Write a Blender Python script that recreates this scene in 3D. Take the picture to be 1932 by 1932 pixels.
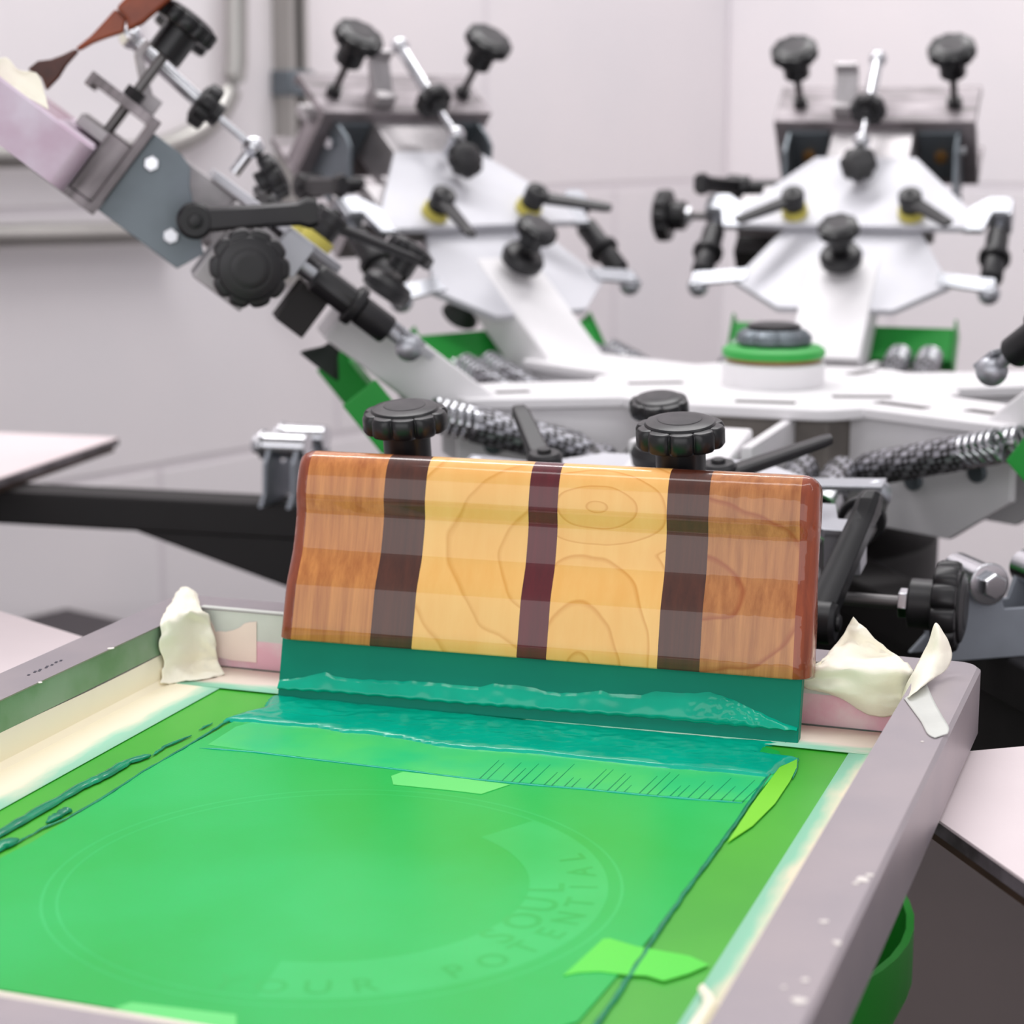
import bpy, math, random
from mathutils import Matrix, Vector, noise
random.seed(7)
for o in list(bpy.data.objects): bpy.data.objects.remove(o)
SC = bpy.context.scene
COL = SC.collection
R = math.radians
PI = math.pi

# ---------------------------------------------------------------- camera, world, lights, exposure
CAMZ = 1.32
PITCH = math.atan2(742, 3830)
cam_d = bpy.data.cameras.new('camera')
cam = bpy.data.objects.new('camera', cam_d); COL.objects.link(cam)
cam.location = (0, 0, CAMZ)
cam.rotation_euler = (PI/2 - PITCH, 0, 0)
cam_d.sensor_width = 36.0
cam_d.lens = 36.0*3830/1932
cam_d.clip_start = 0.05
cam_d.dof.use_dof = True
cam_d.dof.focus_distance = 1.10
cam_d.dof.aperture_fstop = 8.0
SC.camera = cam
SC.view_settings.view_transform = 'Standard'
SC.view_settings.look = 'None'
SC.view_settings.gamma = 1.0
SC.view_settings.use_curve_mapping = False
SC.view_settings.exposure = 0.0

W = bpy.data.worlds.new('world'); SC.world = W
W.use_nodes = True
W.node_tree.nodes['Background'].inputs[0].default_value = (0.96, 0.95, 1.0, 1)
W.node_tree.nodes['Background'].inputs[1].default_value = 0.52

def area(name, loc, target, sx, sy, power, color=(1, 1, 1)):
    d = bpy.data.lights.new(name, 'AREA'); d.shape = 'RECTANGLE'; d.size = sx; d.size_y = sy
    d.energy = power; d.color = color
    o = bpy.data.objects.new(name, d); COL.objects.link(o)
    o.location = loc
    o.rotation_euler = (Vector(target)-Vector(loc)).to_track_quat('-Z', 'Y').to_euler()
    return o
# ceiling fluorescents and an unseen light panel added behind the camera for the varnish reflections
area('ceiling_lamp', (0.15, 0.55, 3.3), (0.15, 0.65, 0), 2.4, 0.35, 17, (1, 0.98, 0.98))
area('ceiling_lamp', (0.0, 2.6, 3.2), (-0.1, 2.85, 0), 2.6, 0.35, 47, (1, 0.98, 0.98))
area('ceiling_lamp', (1.9, 0.4, 3.3), (1.0, 1.2, 0.9), 0.35, 2.4, 8, (1, 0.98, 0.98))
area('unseen_rear_panel', (-1.3, -2.5, 1.95), (-0.45, 1.1, 1.3), 6.2, 2.0, 70, (1.0, 0.98, 1.0))

# ---------------------------------------------------------------- materials
def lin(c):
    return tuple(((x/255)/12.92 if x/255 <= 0.04045 else ((x/255+0.055)/1.055)**2.4) for x in c)
class NT:
    def __init__(s, m): s.t = m.node_tree; s.n = s.t.nodes; s.bsdf = s.n['Principled BSDF']
    def new(s, k, **kw):
        x = s.n.new(k)
        for a, v in kw.items(): setattr(x, a, v)
        return x
    def link(s, a, b): s.t.links.new(a, b)
def mat(name, rgb, rough=0.5, metal=0.0, spec=0.5, coat=0.0, coat_rough=0.03, vary=0.0, vscale=30.0, bump=0.0, bscale=200.0, second=None, stretch=None, coat_ior=1.5):
    m = bpy.data.materials.new(name); m.use_nodes = True
    T = NT(m); b = T.bsdf
    c = lin(rgb)
    b.inputs['Base Color'].default_value = (*c, 1)
    b.inputs['Roughness'].default_value = rough
    b.inputs['Metallic'].default_value = metal
    b.inputs['Specular IOR Level'].default_value = spec
    b.inputs['Coat Weight'].default_value = coat
    b.inputs['Coat Roughness'].default_value = coat_rough
    b.inputs['Coat IOR'].default_value = coat_ior
    if vary or bump:
        tc = T.new('ShaderNodeTexCoord'); src = tc.outputs['Object']
        if stretch:
            mp = T.new('ShaderNodeMapping'); mp.inputs['Scale'].default_value = stretch
            T.link(src, mp.inputs[0]); src = mp.outputs[0]
    if vary:
        nz = T.new('ShaderNodeTexNoise'); nz.inputs['Scale'].default_value = vscale; nz.inputs['Detail'].default_value = 6
        T.link(src, nz.inputs['Vector'])
        mx = T.new('ShaderNodeMix', data_type='RGBA')
        c2 = lin(second) if second else tuple(x*(1-vary) for x in c)
        mx.inputs[6].default_value = (*c, 1); mx.inputs[7].default_value = (*c2, 1)
        rp = T.new('ShaderNodeMapRange'); rp.inputs[1].default_value = 0.38; rp.inputs[2].default_value = 0.66
        T.link(nz.outputs[0], rp.inputs[0]); T.link(rp.outputs[0], mx.inputs[0]); T.link(mx.outputs[2], b.inputs['Base Color'])
    if bump:
        n2 = T.new('ShaderNodeTexNoise'); n2.inputs['Scale'].default_value = bscale; n2.inputs['Detail'].default_value = 3
        T.link(src, n2.inputs['Vector'])
        bp = T.new('ShaderNodeBump'); bp.inputs['Strength'].default_value = bump; bp.inputs['Distance'].default_value = 0.002
        T.link(n2.outputs[0], bp.inputs['Height']); T.link(bp.outputs[0], b.inputs['Normal'])
        if coat: T.link(bp.outputs[0], b.inputs['Coat Normal'])
    return m

M = {}
M['white'] = mat('white_powder_coat', (232, 230, 232), 0.45, vary=0.06, vscale=12)
M['alum'] = mat('brushed_aluminium', (180, 176, 178), 0.45, 0.6, vary=0.18, vscale=60, stretch=(1, 8, 1))
M['frame'] = mat('screen_frame_aluminium', (168, 158, 162), 0.38, 0.25, vary=0.16, vscale=16, second=(158, 150, 156))
M['chrome'] = mat('bright_zinc', (205, 206, 210), 0.22, 1.0)
M['zinc'] = mat('zinc_plated_steel', (116, 124, 130), 0.42, 0.7, vary=0.2, vscale=20)
M['bracket'] = mat('dull_zinc_bracket', (150, 155, 164), 0.5, 0.3, vary=0.15, vscale=20)
M['plate'] = mat('pale_cast_plate', (206, 206, 212), 0.5, 0.1, vary=0.08, vscale=14)
M['satin'] = mat('satin_zinc', (172, 174, 180), 0.38, 0.7)
M['clamp'] = mat('dull_clamp_aluminium', (112, 106, 108), 0.5, 0.35, vary=0.25, vscale=14, stretch=(6, 1, 1), second=(164, 156, 160))
M['dark_steel'] = mat('dark_threaded_steel', (110, 108, 108), 0.38, 0.8)
M['black'] = mat('black_plastic', (26, 25, 28), 0.42, spec=0.5, vary=0.35, vscale=40)
M['black_gloss'] = mat('black_glossy_plastic', (17, 17, 20), 0.33, spec=0.45)
M['black_matte'] = mat('black_painted_steel', (26, 22, 23), 0.6, vary=0.3, vscale=14)
M['cap'] = mat('dusty_grey_cap', (64, 60, 63), 0.6, vary=0.45, vscale=45, second=(34, 32, 36))
M['green'] = mat('green_powder_coat', (40, 160, 62), 0.45)
M['yellow'] = mat('yellow_nylon', (196, 184, 84), 0.5)
M['brass'] = mat('brown_brass', (140, 104, 60), 0.4, 0.5)
M['pipe'] = mat('galvanised_conduit', (176, 174, 170), 0.35, 0.8, vary=0.1, vscale=8)
M['pallet'] = mat('pallet_laminate', (236, 222, 224), 0.5, vary=0.05, vscale=9, bump=0.06, bscale=300)
M['pallet_edge'] = mat('dark_pallet_edge', (66, 58, 62), 0.4, vary=0.5, vscale=40, second=(120, 112, 118))
M['pallet_core'] = mat('brown_pallet_core', (84, 60, 46), 0.6, vary=0.4, vscale=30)
M['rubber'] = mat('dark_rubber', (44, 50, 46), 0.6)
M['sleeve'] = mat('black_braid', (36, 34, 36), 0.5)
M['strand'] = mat('silver_braid', (165, 165, 172), 0.35, 0.7)
M['tool_dark'] = mat('dark_stained_wood', (84, 40, 26), 0.4, vary=0.4, vscale=30, second=(44, 20, 16))
M['tool_red'] = mat('red_brown_wood', (140, 66, 34), 0.35, vary=0.4, vscale=24, second=(100, 40, 24))
M['mask'] = mat('masking_tape', (255, 250, 232), 0.6, vary=0.04, vscale=25, bump=0.1, bscale=500)
M['mask_pink'] = mat('pink_stained_tape', (232, 178, 194), 0.6, vary=0.3, vscale=60, second=(236, 206, 212))
M['mask_grey'] = mat('grey_white_tape', (216, 218, 212), 0.6, vary=0.12, vscale=35)
M['mask_pale'] = mat('pale_pink_tape', (248, 226, 216), 0.6, vary=0.05, vscale=30)
M['ink'] = mat('wet_teal_ink', (4, 180, 148), 0.16, spec=0.32, vary=0.15, vscale=30, bump=0.06, bscale=60)
M['blade'] = mat('teal_polyurethane', (2, 134, 112), 0.4, spec=0.1, vary=0.08, vscale=14)
M['ink_dark'] = mat('deep_teal_ink', (4, 150, 106), 0.2, spec=0.3, vary=0.3, vscale=60, second=(4, 124, 92))
M['floor'] = mat('dark_concrete', (48, 37, 35), 0.55, vary=0.25, vscale=2.5)
M['bin'] = mat('green_bin_plastic', (34, 150, 44), 0.4)
M['bench'] = mat('dark_cabinet', (50, 44, 48), 0.55)
M['bright_patch'] = mat('clear_tape_over_green', (84, 226, 70), 0.35)
M['bright_patch_b'] = mat('clear_tape_over_ink', (100, 226, 120), 0.4)
M['yellow_patch'] = mat('bare_yellow_green_stencil', (128, 222, 50), 0.4)
M['emblem'] = mat('pale_green_stencil', (44, 193, 94), 0.34, spec=0.28, vary=0.1, vscale=7, second=(60, 205, 113))
M['emblem_text'] = mat('deeper_green_stencil', (30, 178, 75), 0.34, spec=0.28, vary=0.1, vscale=7, second=(50, 196, 98))
M['mark'] = mat('felt_pen_marks', (60, 58, 72), 0.6)
M['fleck'] = mat('pale_dried_fleck', (232, 226, 220), 0.6)
M['slot'] = mat('dark_slot', (70, 64, 64), 0.6)

def wood(name, c1, c2, scale, amt=0.8, rings=None, coat=0.72, bump=0.0, cior=1.5):
    m = bpy.data.materials.new(name); m.use_nodes = True
    T = NT(m); b = T.bsdf
    tc = T.new('ShaderNodeTexCoord'); src = tc.outputs['Object']
    mp = T.new('ShaderNodeMapping'); mp.inputs['Scale'].default_value = scale
    T.link(src, mp.inputs[0])
    nz = T.new('ShaderNodeTexNoise'); nz.inputs['Scale'].default_value = 1.0; nz.inputs['Detail'].default_value = 8; nz.inputs['Roughness'].default_value = 0.65
    T.link(mp.outputs[0], nz.inputs['Vector'])
    mx = T.new('ShaderNodeMix', data_type='RGBA')
    mx.inputs[6].default_value = (*lin(c1), 1); mx.inputs[7].default_value = (*lin(c2), 1)
    rp = T.new('ShaderNodeMapRange'); rp.inputs[1].default_value = 0.34; rp.inputs[2].default_value = 0.68; rp.inputs[4].default_value = amt
    T.link(nz.outputs[0], rp.inputs[0]); T.link(rp.outputs[0], mx.inputs[0])
    out = mx.outputs[2]
    if rings:                                   # growth rings: contour lines round the given centres (x, z, stretch x, stretch z, spacing)
        col, cs = rings
        nw = T.new('ShaderNodeTexNoise'); nw.inputs['Scale'].default_value = 20; nw.inputs['Detail'].default_value = 2
        T.link(src, nw.inputs['Vector'])
        dmin = None
        for (cx, cz, sx, sz) in cs:
            mp2 = T.new('ShaderNodeMapping'); mp2.vector_type = 'POINT'
            mp2.inputs['Location'].default_value = (-cx*sx, 0, -cz*sz); mp2.inputs['Scale'].default_value = (sx, 0.0, sz)
            T.link(src, mp2.inputs[0])
            ln = T.new('ShaderNodeVectorMath', operation='LENGTH'); T.link(mp2.outputs[0], ln.inputs[0])
            if dmin is None: dmin = ln.outputs['Value']
            else:
                q = T.new('ShaderNodeMath', operation='SMOOTH_MIN'); q.inputs[2].default_value = 0.25
                T.link(dmin, q.inputs[0]); T.link(ln.outputs['Value'], q.inputs[1]); dmin = q.outputs[0]
        ad = T.new('ShaderNodeMath', operation='MULTIPLY_ADD'); ad.inputs[1].default_value = 0.9
        T.link(nw.outputs[0], ad.inputs[0]); T.link(dmin, ad.inputs[2])
        fr = T.new('ShaderNodeMath', operation='FRACT'); T.link(ad.outputs[0], fr.inputs[0])
        cr = T.new('ShaderNodeValToRGB'); e = cr.color_ramp.elements
        e[0].position = 0.0; e[0].color = (0, 0, 0, 1); e[1].position = 0.86; e[1].color = (0.12, 0.12, 0.12, 1)
        k = e.new(0.95); k.color = (0.75, 0.75, 0.75, 1); k = e.new(1.0); k.color = (0, 0, 0, 1)
        T.link(fr.outputs[0], cr.inputs[0])
        m2 = T.new('ShaderNodeMix', data_type='RGBA'); m2.inputs[7].default_value = (*lin(col), 1)
        T.link(out, m2.inputs[6]); T.link(cr.outputs[0], m2.inputs[0]); out = m2.outputs[2]
    T.link(out, b.inputs['Base Color'])
    b.inputs['Roughness'].default_value = 0.45; b.inputs['Specular IOR Level'].default_value = 0.3
    b.inputs['Coat Weight'].default_value = coat; b.inputs['Coat Roughness'].default_value = 0.03; b.inputs['Coat IOR'].default_value = cior
    if bump:
        n2 = T.new('ShaderNodeTexNoise'); n2.inputs['Scale'].default_value = 75; n2.inputs['Detail'].default_value = 2
        T.link(src, n2.inputs['Vector'])
        bp = T.new('ShaderNodeBump'); bp.inputs['Strength'].default_value = bump; bp.inputs['Distance'].default_value = 0.003
        T.link(n2.outputs[0], bp.inputs['Height']); T.link(bp.outputs[0], b.inputs['Coat Normal'])
    return m
M['cherry'] = wood('varnished_cherry', (198, 130, 76), (142, 78, 38), (170, 170, 11), bump=0.10, rings=((150, 66, 22), [(0.098, 0.085, 26, 30)]))
M['cherry_plain'] = wood('varnished_cherry_plain', (210, 134, 70), (158, 82, 34), (190, 190, 10), bump=0.03)
M['cherry_edge_dimmed'] = wood('varnished_cherry_edge_dimmed', (150, 66, 30), (108, 40, 16), (170, 170, 12), bump=0.45)  # darker copy of the cherry: paints in the missing reflection on the rounded ends
M['maple'] = wood('varnished_maple', (250, 192, 114), (242, 172, 86), (60, 60, 9), 0.7, rings=((222, 150, 60), [(0.02, 0.095, 34, 44)]))
M['maple_fig'] = wood('varnished_figured_maple', (250, 192, 114), (242, 172, 86), (60, 60, 9), 0.7, rings=((218, 142, 52), [(0.034, 0.124, 60, 115), (0.030, 0.028, 62, 36)]))
M['walnut'] = wood('varnished_walnut', (84, 38, 22), (56, 22, 12), (190, 190, 10), 0.8)
M['purple'] = wood('varnished_purpleheart', (96, 6, 22), (72, 2, 14), (190, 190, 10), 0.7)

# ---------------------------------------------------------------- mesh helpers
class MB:
    def __init__(s): s.v = []; s.f = []; s.m = []
    def add(s, vs, fs, Mx=None, mi=0):
        o = len(s.v)
        for v in vs:
            v = Vector(v); s.v.append(tuple(Mx @ v) if Mx else tuple(v))
        for f in fs: s.f.append([i+o for i in f]); s.m.append(mi)
        return s
    def box(s, x0, x1, y0, y1, z0, z1, Mx=None, mi=0):
        vs = [(x, y, z) for x in (x0, x1) for y in (y0, y1) for z in (z0, z1)]
        return s.add(vs, [(0, 1, 3, 2), (4, 6, 7, 5), (0, 4, 5, 1), (2, 3, 7, 6), (0, 2, 6, 4), (1, 5, 7, 3)], Mx, mi)
    def prism(s, poly, z0, z1, Mx=None, mi=0):
        n = len(poly)
        a = sum(poly[i][0]*poly[(i+1) % n][1]-poly[(i+1) % n][0]*poly[i][1] for i in range(n))
        if a < 0: poly = poly[::-1]
        vs = [(p[0], p[1], z0) for p in poly]+[(p[0], p[1], z1) for p in poly]
        fs = [list(range(n))[::-1], list(range(n, 2*n))]+[(i, (i+1) % n, n+(i+1) % n, n+i) for i in range(n)]
        return s.add(vs, fs, Mx, mi)
    def lathe(s, prof, n=32, Mx=None, mi=0, lobes=0, depth=0.0, lob=None):
        # prof: list of (r, z); lobes scallop the rings flagged in lob
        vs = []; fs = []
        for k, (r, z) in enumerate(prof):
            for i in range(n):
                a = 2*PI*i/n; rr = r
                if lobes and (lob is None or lob[k]):
                    c = abs(math.cos(lobes*a/2)); rr = r*(1-depth*(1-c)**2.2)
                vs.append((rr*math.cos(a), rr*math.sin(a), z))
        L = len(prof)
        for k in range(L-1):
            for i in range(n):
                j = (i+1) % n
                fs.append((k*n+i, k*n+j, (k+1)*n+j, (k+1)*n+i))
        fs.append(list(range(n))[::-1]); fs.append([(L-1)*n+i for i in range(n)])
        return s.add(vs, fs, Mx, mi)
    def cyl(s, p0, p1, r, n=20, r1=None, mi=0):
        p0 = Vector(p0); p1 = Vector(p1); d = p1-p0
        return s.lathe([(r, 0), (r1 if r1 is not None else r, d.length)], n, axis(p0, d), mi)
    def ball(s, c, r, n=16, mi=0):
        pr = [(max(1e-5, r*math.sin(PI*k/10)), -r*math.cos(PI*k/10)) for k in range(11)]
        return s.lathe(pr, n, Matrix.Translation(c), mi)
    def tube(s, pts, rads, n=10, mi=0):
        pts = [Vector(p) for p in pts]; vs = []; fs = []
        for k, p in enumerate(pts):
            t = (pts[min(k+1, len(pts)-1)]-pts[max(k-1, 0)]).normalized()
            up = Vector((0, 0, 1)) if abs(t.z) < 0.9 else Vector((1, 0, 0))
            a = t.cross(up).normalized(); b = a.cross(t)
            r = rads[k] if isinstance(rads, (list, tuple)) else rads
            for i in range(n):
                q = 2*PI*i/n; vs.append(p+a*math.cos(q)*r+b*math.sin(q)*r)
        for k in range(len(pts)-1):
            for i in range(n):
                j = (i+1) % n; fs.append((k*n+i, (k+1)*n+i, (k+1)*n+j, k*n+j))
        fs.append(list(range(n))); fs.append([(len(pts)-1)*n+i for i in range(n)][::-1])
        return s.add(vs, fs, None, mi)
    def sheet(s, rows, mi=0):
        n = len(rows[0]); vs = [p for r in rows for p in r]; fs = []
        for a in range(len(rows)-1):
            for b in range(n-1): fs.append((a*n+b, a*n+b+1, (a+1)*n+b+1, (a+1)*n+b))
        return s.add(vs, fs, None, mi)
    def mesh(s, name, mats, smooth=True, ang=35):
        me = bpy.data.meshes.new(name)
        me.from_pydata(s.v, [], s.f)
        for m in (mats if isinstance(mats, (list, tuple)) else [mats]): me.materials.append(m)
        for p, mi in zip(me.polygons, s.m): p.material_index = mi
        if smooth:
            me.shade_smooth(); me.set_sharp_from_angle(angle=R(ang))
        me.update()
        return me
    def build(s, name, mats, parent=None, loc=None, mtx=None, bevel=0.0, smooth=True, label=None, thick=0.0, sub=0, ang=35):
        return link(name, s.mesh(name, mats, smooth, ang), parent, loc, mtx, bevel, label, thick, sub)
def link(name, me, parent=None, loc=None, mtx=None, bevel=0.0, label=None, thick=0.0, sub=0):
    o = bpy.data.objects.new(name, me); COL.objects.link(o)
    if parent: o.parent = parent
    if mtx is not None: o.matrix_local = mtx
    if loc is not None: o.location = loc
    if sub:
        md = o.modifiers.new('sub', 'SUBSURF'); md.levels = sub; md.render_levels = sub
    if thick:
        md = o.modifiers.new('thick', 'SOLIDIFY'); md.thickness = thick; md.offset = 0
    if bevel:
        md = o.modifiers.new('bevel', 'BEVEL'); md.width = bevel; md.segments = 3; md.limit_method = 'ANGLE'; md.angle_limit = R(40)
        md.harden_normals = False
    if label: o['label'] = label
    return o
def axis(p, d):
    d = Vector(d).normalized()
    q = Vector((0, 0, 1)).rotation_difference(d)
    return Matrix.Translation(p) @ q.to_matrix().to_4x4()
def thing(name, label, cat, mtx=None, group=None):
    o = bpy.data.objects.new(name, None); COL.objects.link(o); o.empty_display_size = 0.02
    if mtx is not None: o.matrix_world = mtx
    return tag(o, label, cat, group)
def tag(o, label, cat, group=None, kind=None):
    o['label'] = label; o['category'] = cat
    if group: o['group'] = group
    if kind: o['kind'] = kind
    return o
def struct(o): o['kind'] = 'structure'; return o
def children(o): return [c for c in bpy.data.objects if c.parent == o]
def copy_tree(o, parent=None):
    c = o.copy(); COL.objects.link(c)
    if parent: c.parent = parent
    for ch in children(o): copy_tree(ch, c)
    return c

# ---------------------------------------------------------------- the press geometry
TH = R(-19.6)
U = Vector((math.cos(TH), math.sin(TH), 0)); N = Vector((-math.sin(TH), math.cos(TH), 0))
CEN = Vector((0.2325, 1.798, 0))
ZM = CAMZ-0.34                                   # height of the stretched mesh
PIV_R, PIV_Z = 0.26, CAMZ-0.215
def spoke(a):                                    # frame of one station: x outward, y sideways, z up, at floor level
    return Matrix.Translation(CEN) @ Matrix.Rotation(TH+R(a), 4, 'Z')
def head_frame(a, up):
    return spoke(a) @ Matrix.Translation((PIV_R, 0, PIV_Z)) @ Matrix.Rotation(-R(up), 4, 'Y')
SCREEN = Matrix.Translation(-0.378*U+0.834*N+Vector((0, 0, ZM))) @ Matrix.Rotation(TH, 4, 'Z')
SCREEN_I = SCREEN.inverted()
CF = Vector((0, math.cos(PITCH), -math.sin(PITCH))); CU = Vector((0, math.sin(PITCH), math.cos(PITCH))); CR = Vector((1, 0, 0))
def ray(px, py): return CF+CR*((px-966)/3830)+CU*((966-py)/3830)
def at_depth(px, py, y):                         # world point at distance y in front of the camera position
    r = ray(px, py); return Vector((0, 0, CAMZ))+r*(y/r.y)
def on_screen(px, py, z=0.0):                    # point in the screen's own frame at height z over its mesh
    r = ray(px, py); k = (ZM+z-CAMZ)/r.z; return SCREEN_I @ (Vector((0, 0, CAMZ))+r*k)
def on_wall(px, py, ly):                         # point in the screen's frame at its own depth ly
    o = SCREEN_I @ Vector((0, 0, CAMZ)); d = SCREEN_I.to_3x3() @ ray(px, py)
    return o+d*((ly-o.y)/d.y)

# ---------------------------------------------------------------- room
def wall_mat():
    m = bpy.data.materials.new('painted_block_wall'); m.use_nodes = True
    T = NT(m); b = T.bsdf
    tc = T.new('ShaderNodeTexCoord'); sp = T.new('ShaderNodeSeparateXYZ'); T.link(tc.outputs['Object'], sp.inputs[0])
    cb = T.new('ShaderNodeCombineXYZ'); T.link(sp.outputs[0], cb.inputs[0]); T.link(sp.outputs[2], cb.inputs[1])
    br = T.new('ShaderNodeTexBrick'); br.offset = 0.5
    br.inputs['Scale'].default_value = 1.0; br.inputs['Mortar Size'].default_value = 0.008; br.inputs['Mortar Smooth'].default_value = 0.6
    br.inputs['Brick Width'].default_value = 0.80; br.inputs['Row Height'].default_value = 0.397
    br.inputs['Color1'].default_value = (*lin((240, 233, 235)), 1); br.inputs['Color2'].default_value = (*lin((238, 232, 234)), 1)
    br.inputs['Mortar'].default_value = (*lin((228, 220, 224)), 1)
    T.link(cb.outputs[0], br.inputs['Vector'])
    nz = T.new('ShaderNodeTexNoise'); nz.inputs['Scale'].default_value = 2.2; nz.inputs['Detail'].default_value = 3
    T.link(tc.outputs['Object'], nz.inputs['Vector'])
    mx = T.new('ShaderNodeMix', data_type='RGBA', blend_type='MULTIPLY'); mx.inputs[7].default_value = (0.93, 0.95, 0.96, 1)
    rp = T.new('ShaderNodeMapRange'); rp.inputs[1].default_value = 0.35; rp.inputs[2].default_value = 0.7
    T.link(nz.outputs[0], rp.inputs[0]); T.link(rp.outputs[0], mx.inputs[0]); T.link(br.outputs[0], mx.inputs[6]); T.link(mx.outputs[2], b.inputs['Base Color'])
    b.inputs['Roughness'].default_value = 0.7
    bp = T.new('ShaderNodeBump'); bp.inputs['Strength'].default_value = 0.35; bp.inputs['Distance'].default_value = 0.006; bp.invert = True
    T.link(br.outputs['Fac'], bp.inputs['Height']); T.link(bp.outputs[0], b.inputs['Normal'])
    return m
M['wall'] = wall_mat()
CORNER = Vector((0.449, 4.33, 0))
dl = Vector((0.619, 0.785, 0)).normalized(); dr = Vector((dl.y, -dl.x, 0))
def frame_from(p, dx):
    z = Vector((0, 0, 1)); dy = z.cross(dx)
    return Matrix(((dx.x, dy.x, 0, p.x), (dx.y, dy.y, 0, p.y), (0, 0, 1, 0), (0, 0, 0, 1)))
WL = frame_from(CORNER, dl)                      # left wall runs along -x of this frame, face at y = 0
WR = frame_from(CORNER, dr)
struct(MB().box(-6.0, 0.15, 0.0, 0.15, 0, 3.4).build('wall_left', M['wall'], mtx=WL @ Matrix.Translation((0, 0, 0)), smooth=False))
struct(MB().box(-0.0, 6.0, 0.0, 0.15, 0, 3.4).build('wall_back', M['wall'], mtx=WR, smooth=False))
struct(MB().box(-5, 6, -3.2, 6.5, -0.1, 0).build('floor', M['floor'], smooth=False))

def wl(px, py, off):                             # point on the left wall's face, off metres in front of it
    n = WL.to_3x3() @ Vector((0, -1, 0)); p0 = CORNER+n*off
    r = ray(px, py); o = Vector((0, 0, CAMZ)); k = (p0-o).dot(n)/r.dot(n); return o+r*k
# conduits
a, bq = wl(-260, 296, 0.03), wl(180, 293, 0.03)
v_top, v_low = wl(446, -300, 0.03), wl(446, 120, 0.03)
pts = [a, bq]
cpt = wl(430, 290, 0.03)
for k in range(1, 12):
    t = k/12; pts.append(bq*(1-t)**2+cpt*2*t*(1-t)+v_low*t*t)
pts += [v_low, v_top]
tag(MB().tube(pts, 0.017, 14).build('conduit_pipe', M['pipe']), 'grey metal conduit that bends up the wall behind the raised screen', 'pipe')
tag(MB().tube([wl(-300, 452, 0.03), wl(345, 437, 0.03)], 0.016, 14).build('conduit_pipe', M['pipe']), 'straight level grey conduit on the wall below the bent one', 'pipe')
st = thing('wall_strut', 'upright grey channel strut fixed to the wall beside the bent conduit', 'strut')
p0, p1 = wl(522, -320, 0.0), wl(524, 560, 0.0)
fr = frame_from(Vector((p0.x, p0.y, 0)), dl)
st.matrix_world = fr
MB().prism([(-0.02, -0.001), (-0.02, -0.04), (-0.008, -0.04), (-0.008, -0.034), (-0.015, -0.034), (-0.015, -0.006), (0.015, -0.006), (0.015, -0.034), (0.008, -0.034), (0.008, -0.04), (0.02, -0.04), (0.02, -0.001)], 1.06, 1.9).build('channel', M['pipe'], st, smooth=False)
MB().box(-0.028, 0.028, -0.046, -0.002, CAMZ+0.035, CAMZ+0.075).build('pipe_clamp', M['zinc'], st, bevel=0.003)
# low dark cabinet along the wall
c0 = wl(-120, 1250, 0.30); c1 = wl(300, 1180, 0.30)
bf = frame_from(Vector((c1.x, c1.y, 0)), dl)
cab = thing('low_cabinet', 'low dark cabinet standing along the wall behind the screen frame', 'cabinet', bf)
MB().box(-1.5, 0.06, 0.0, 0.285, 0.06, 0.585).build('carcass', M['bench'], cab, bevel=0.004)
MB().box(-1.52, 0.08, -0.015, 0.29, 0.5852, 0.612).build('worktop', M['bench'], cab, bevel=0.004)
MB().box(-1.46, 0.02, 0.03, 0.26, 0.0, 0.06).build('plinth', M['black_matte'], cab)

# ---------------------------------------------------------------- lower carousel with pallets
car = thing('lower_carousel', 'black steel pallet carousel on a round post under the white turret', 'press carousel', Matrix.Translation(CEN) @ Matrix.Rotation(TH, 4, 'Z'))
MB().lathe([(0.26, 0), (0.26, 0.03), (0.07, 0.06), (0.06, 0.1), (0.06, 0.97)], 32).build('post', M['black_matte'], car)
MB().lathe([(0.11, 0.86), (0.15, 0.88), (0.15, 0.955), (0.11, 0.965)], 36).build('hub', M['black_matte'], car, bevel=0.003)
ARM_TOP = ZM-0.0190
STATIONS = (-175, -115, -55)
for a_ in STATIONS:
    mx = Matrix.Rotation(R(a_), 4, 'Z')
    m_ = MB().box(0.10, 1.12, -0.024, 0.024, ARM_TOP-0.034, ARM_TOP)
    m_.prism([(0.10, ARM_TOP-0.13), (0.30, ARM_TOP-0.13), (0.62, ARM_TOP-0.033), (0.10, ARM_TOP-0.033)], -0.02, 0.02, Matrix.Rotation(PI/2, 4, 'X'))
    m_.build('arm', M['black_matte'], car, mtx=mx, bevel=0.003)
    if a_ != -115:
        rb = MB()
        for x in (0.445, 0.473):
            rb.prism([(-0.082, 0), (0.046, 0), (0.034, 0.012), (0.032, 0.04), (0.018, 0.054), (-0.002, 0.054), (-0.009, 0.034), (-0.027, 0.034), (-0.034, 0.054), (-0.054, 0.054), (-0.068, 0.04), (-0.070, 0.012)],
                     -0.002, 0.002, Matrix.Translation((x, 0, ARM_TOP)) @ Matrix.Rotation(PI/2, 4, 'Z') @ Matrix.Rotation(PI/2, 4, 'X'))
        g = rb.build('registration_bracket', M['bracket'], car, mtx=mx, bevel=0.0008)
        for y in (-0.044, 0.008):
            bb = MB(); q = Matrix.Translation((0.438, y, ARM_TOP+0.054)) @ Matrix.Rotation(PI/2, 4, 'Y')
            bb.lathe([(0.0125, 0), (0.0125, 0.043)], 24, q)
            bb.lathe([(0.0145, 0.0432), (0.0145, 0.046), (0.0125, 0.0462)], 24, q)
            bb.lathe([(0.0092, 0.0463), (0.0092, 0.0535), (0.0085, 0.055)], 6, q)
            bb.build('bolt', M['chrome'], g, bevel=0.0006)
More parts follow.
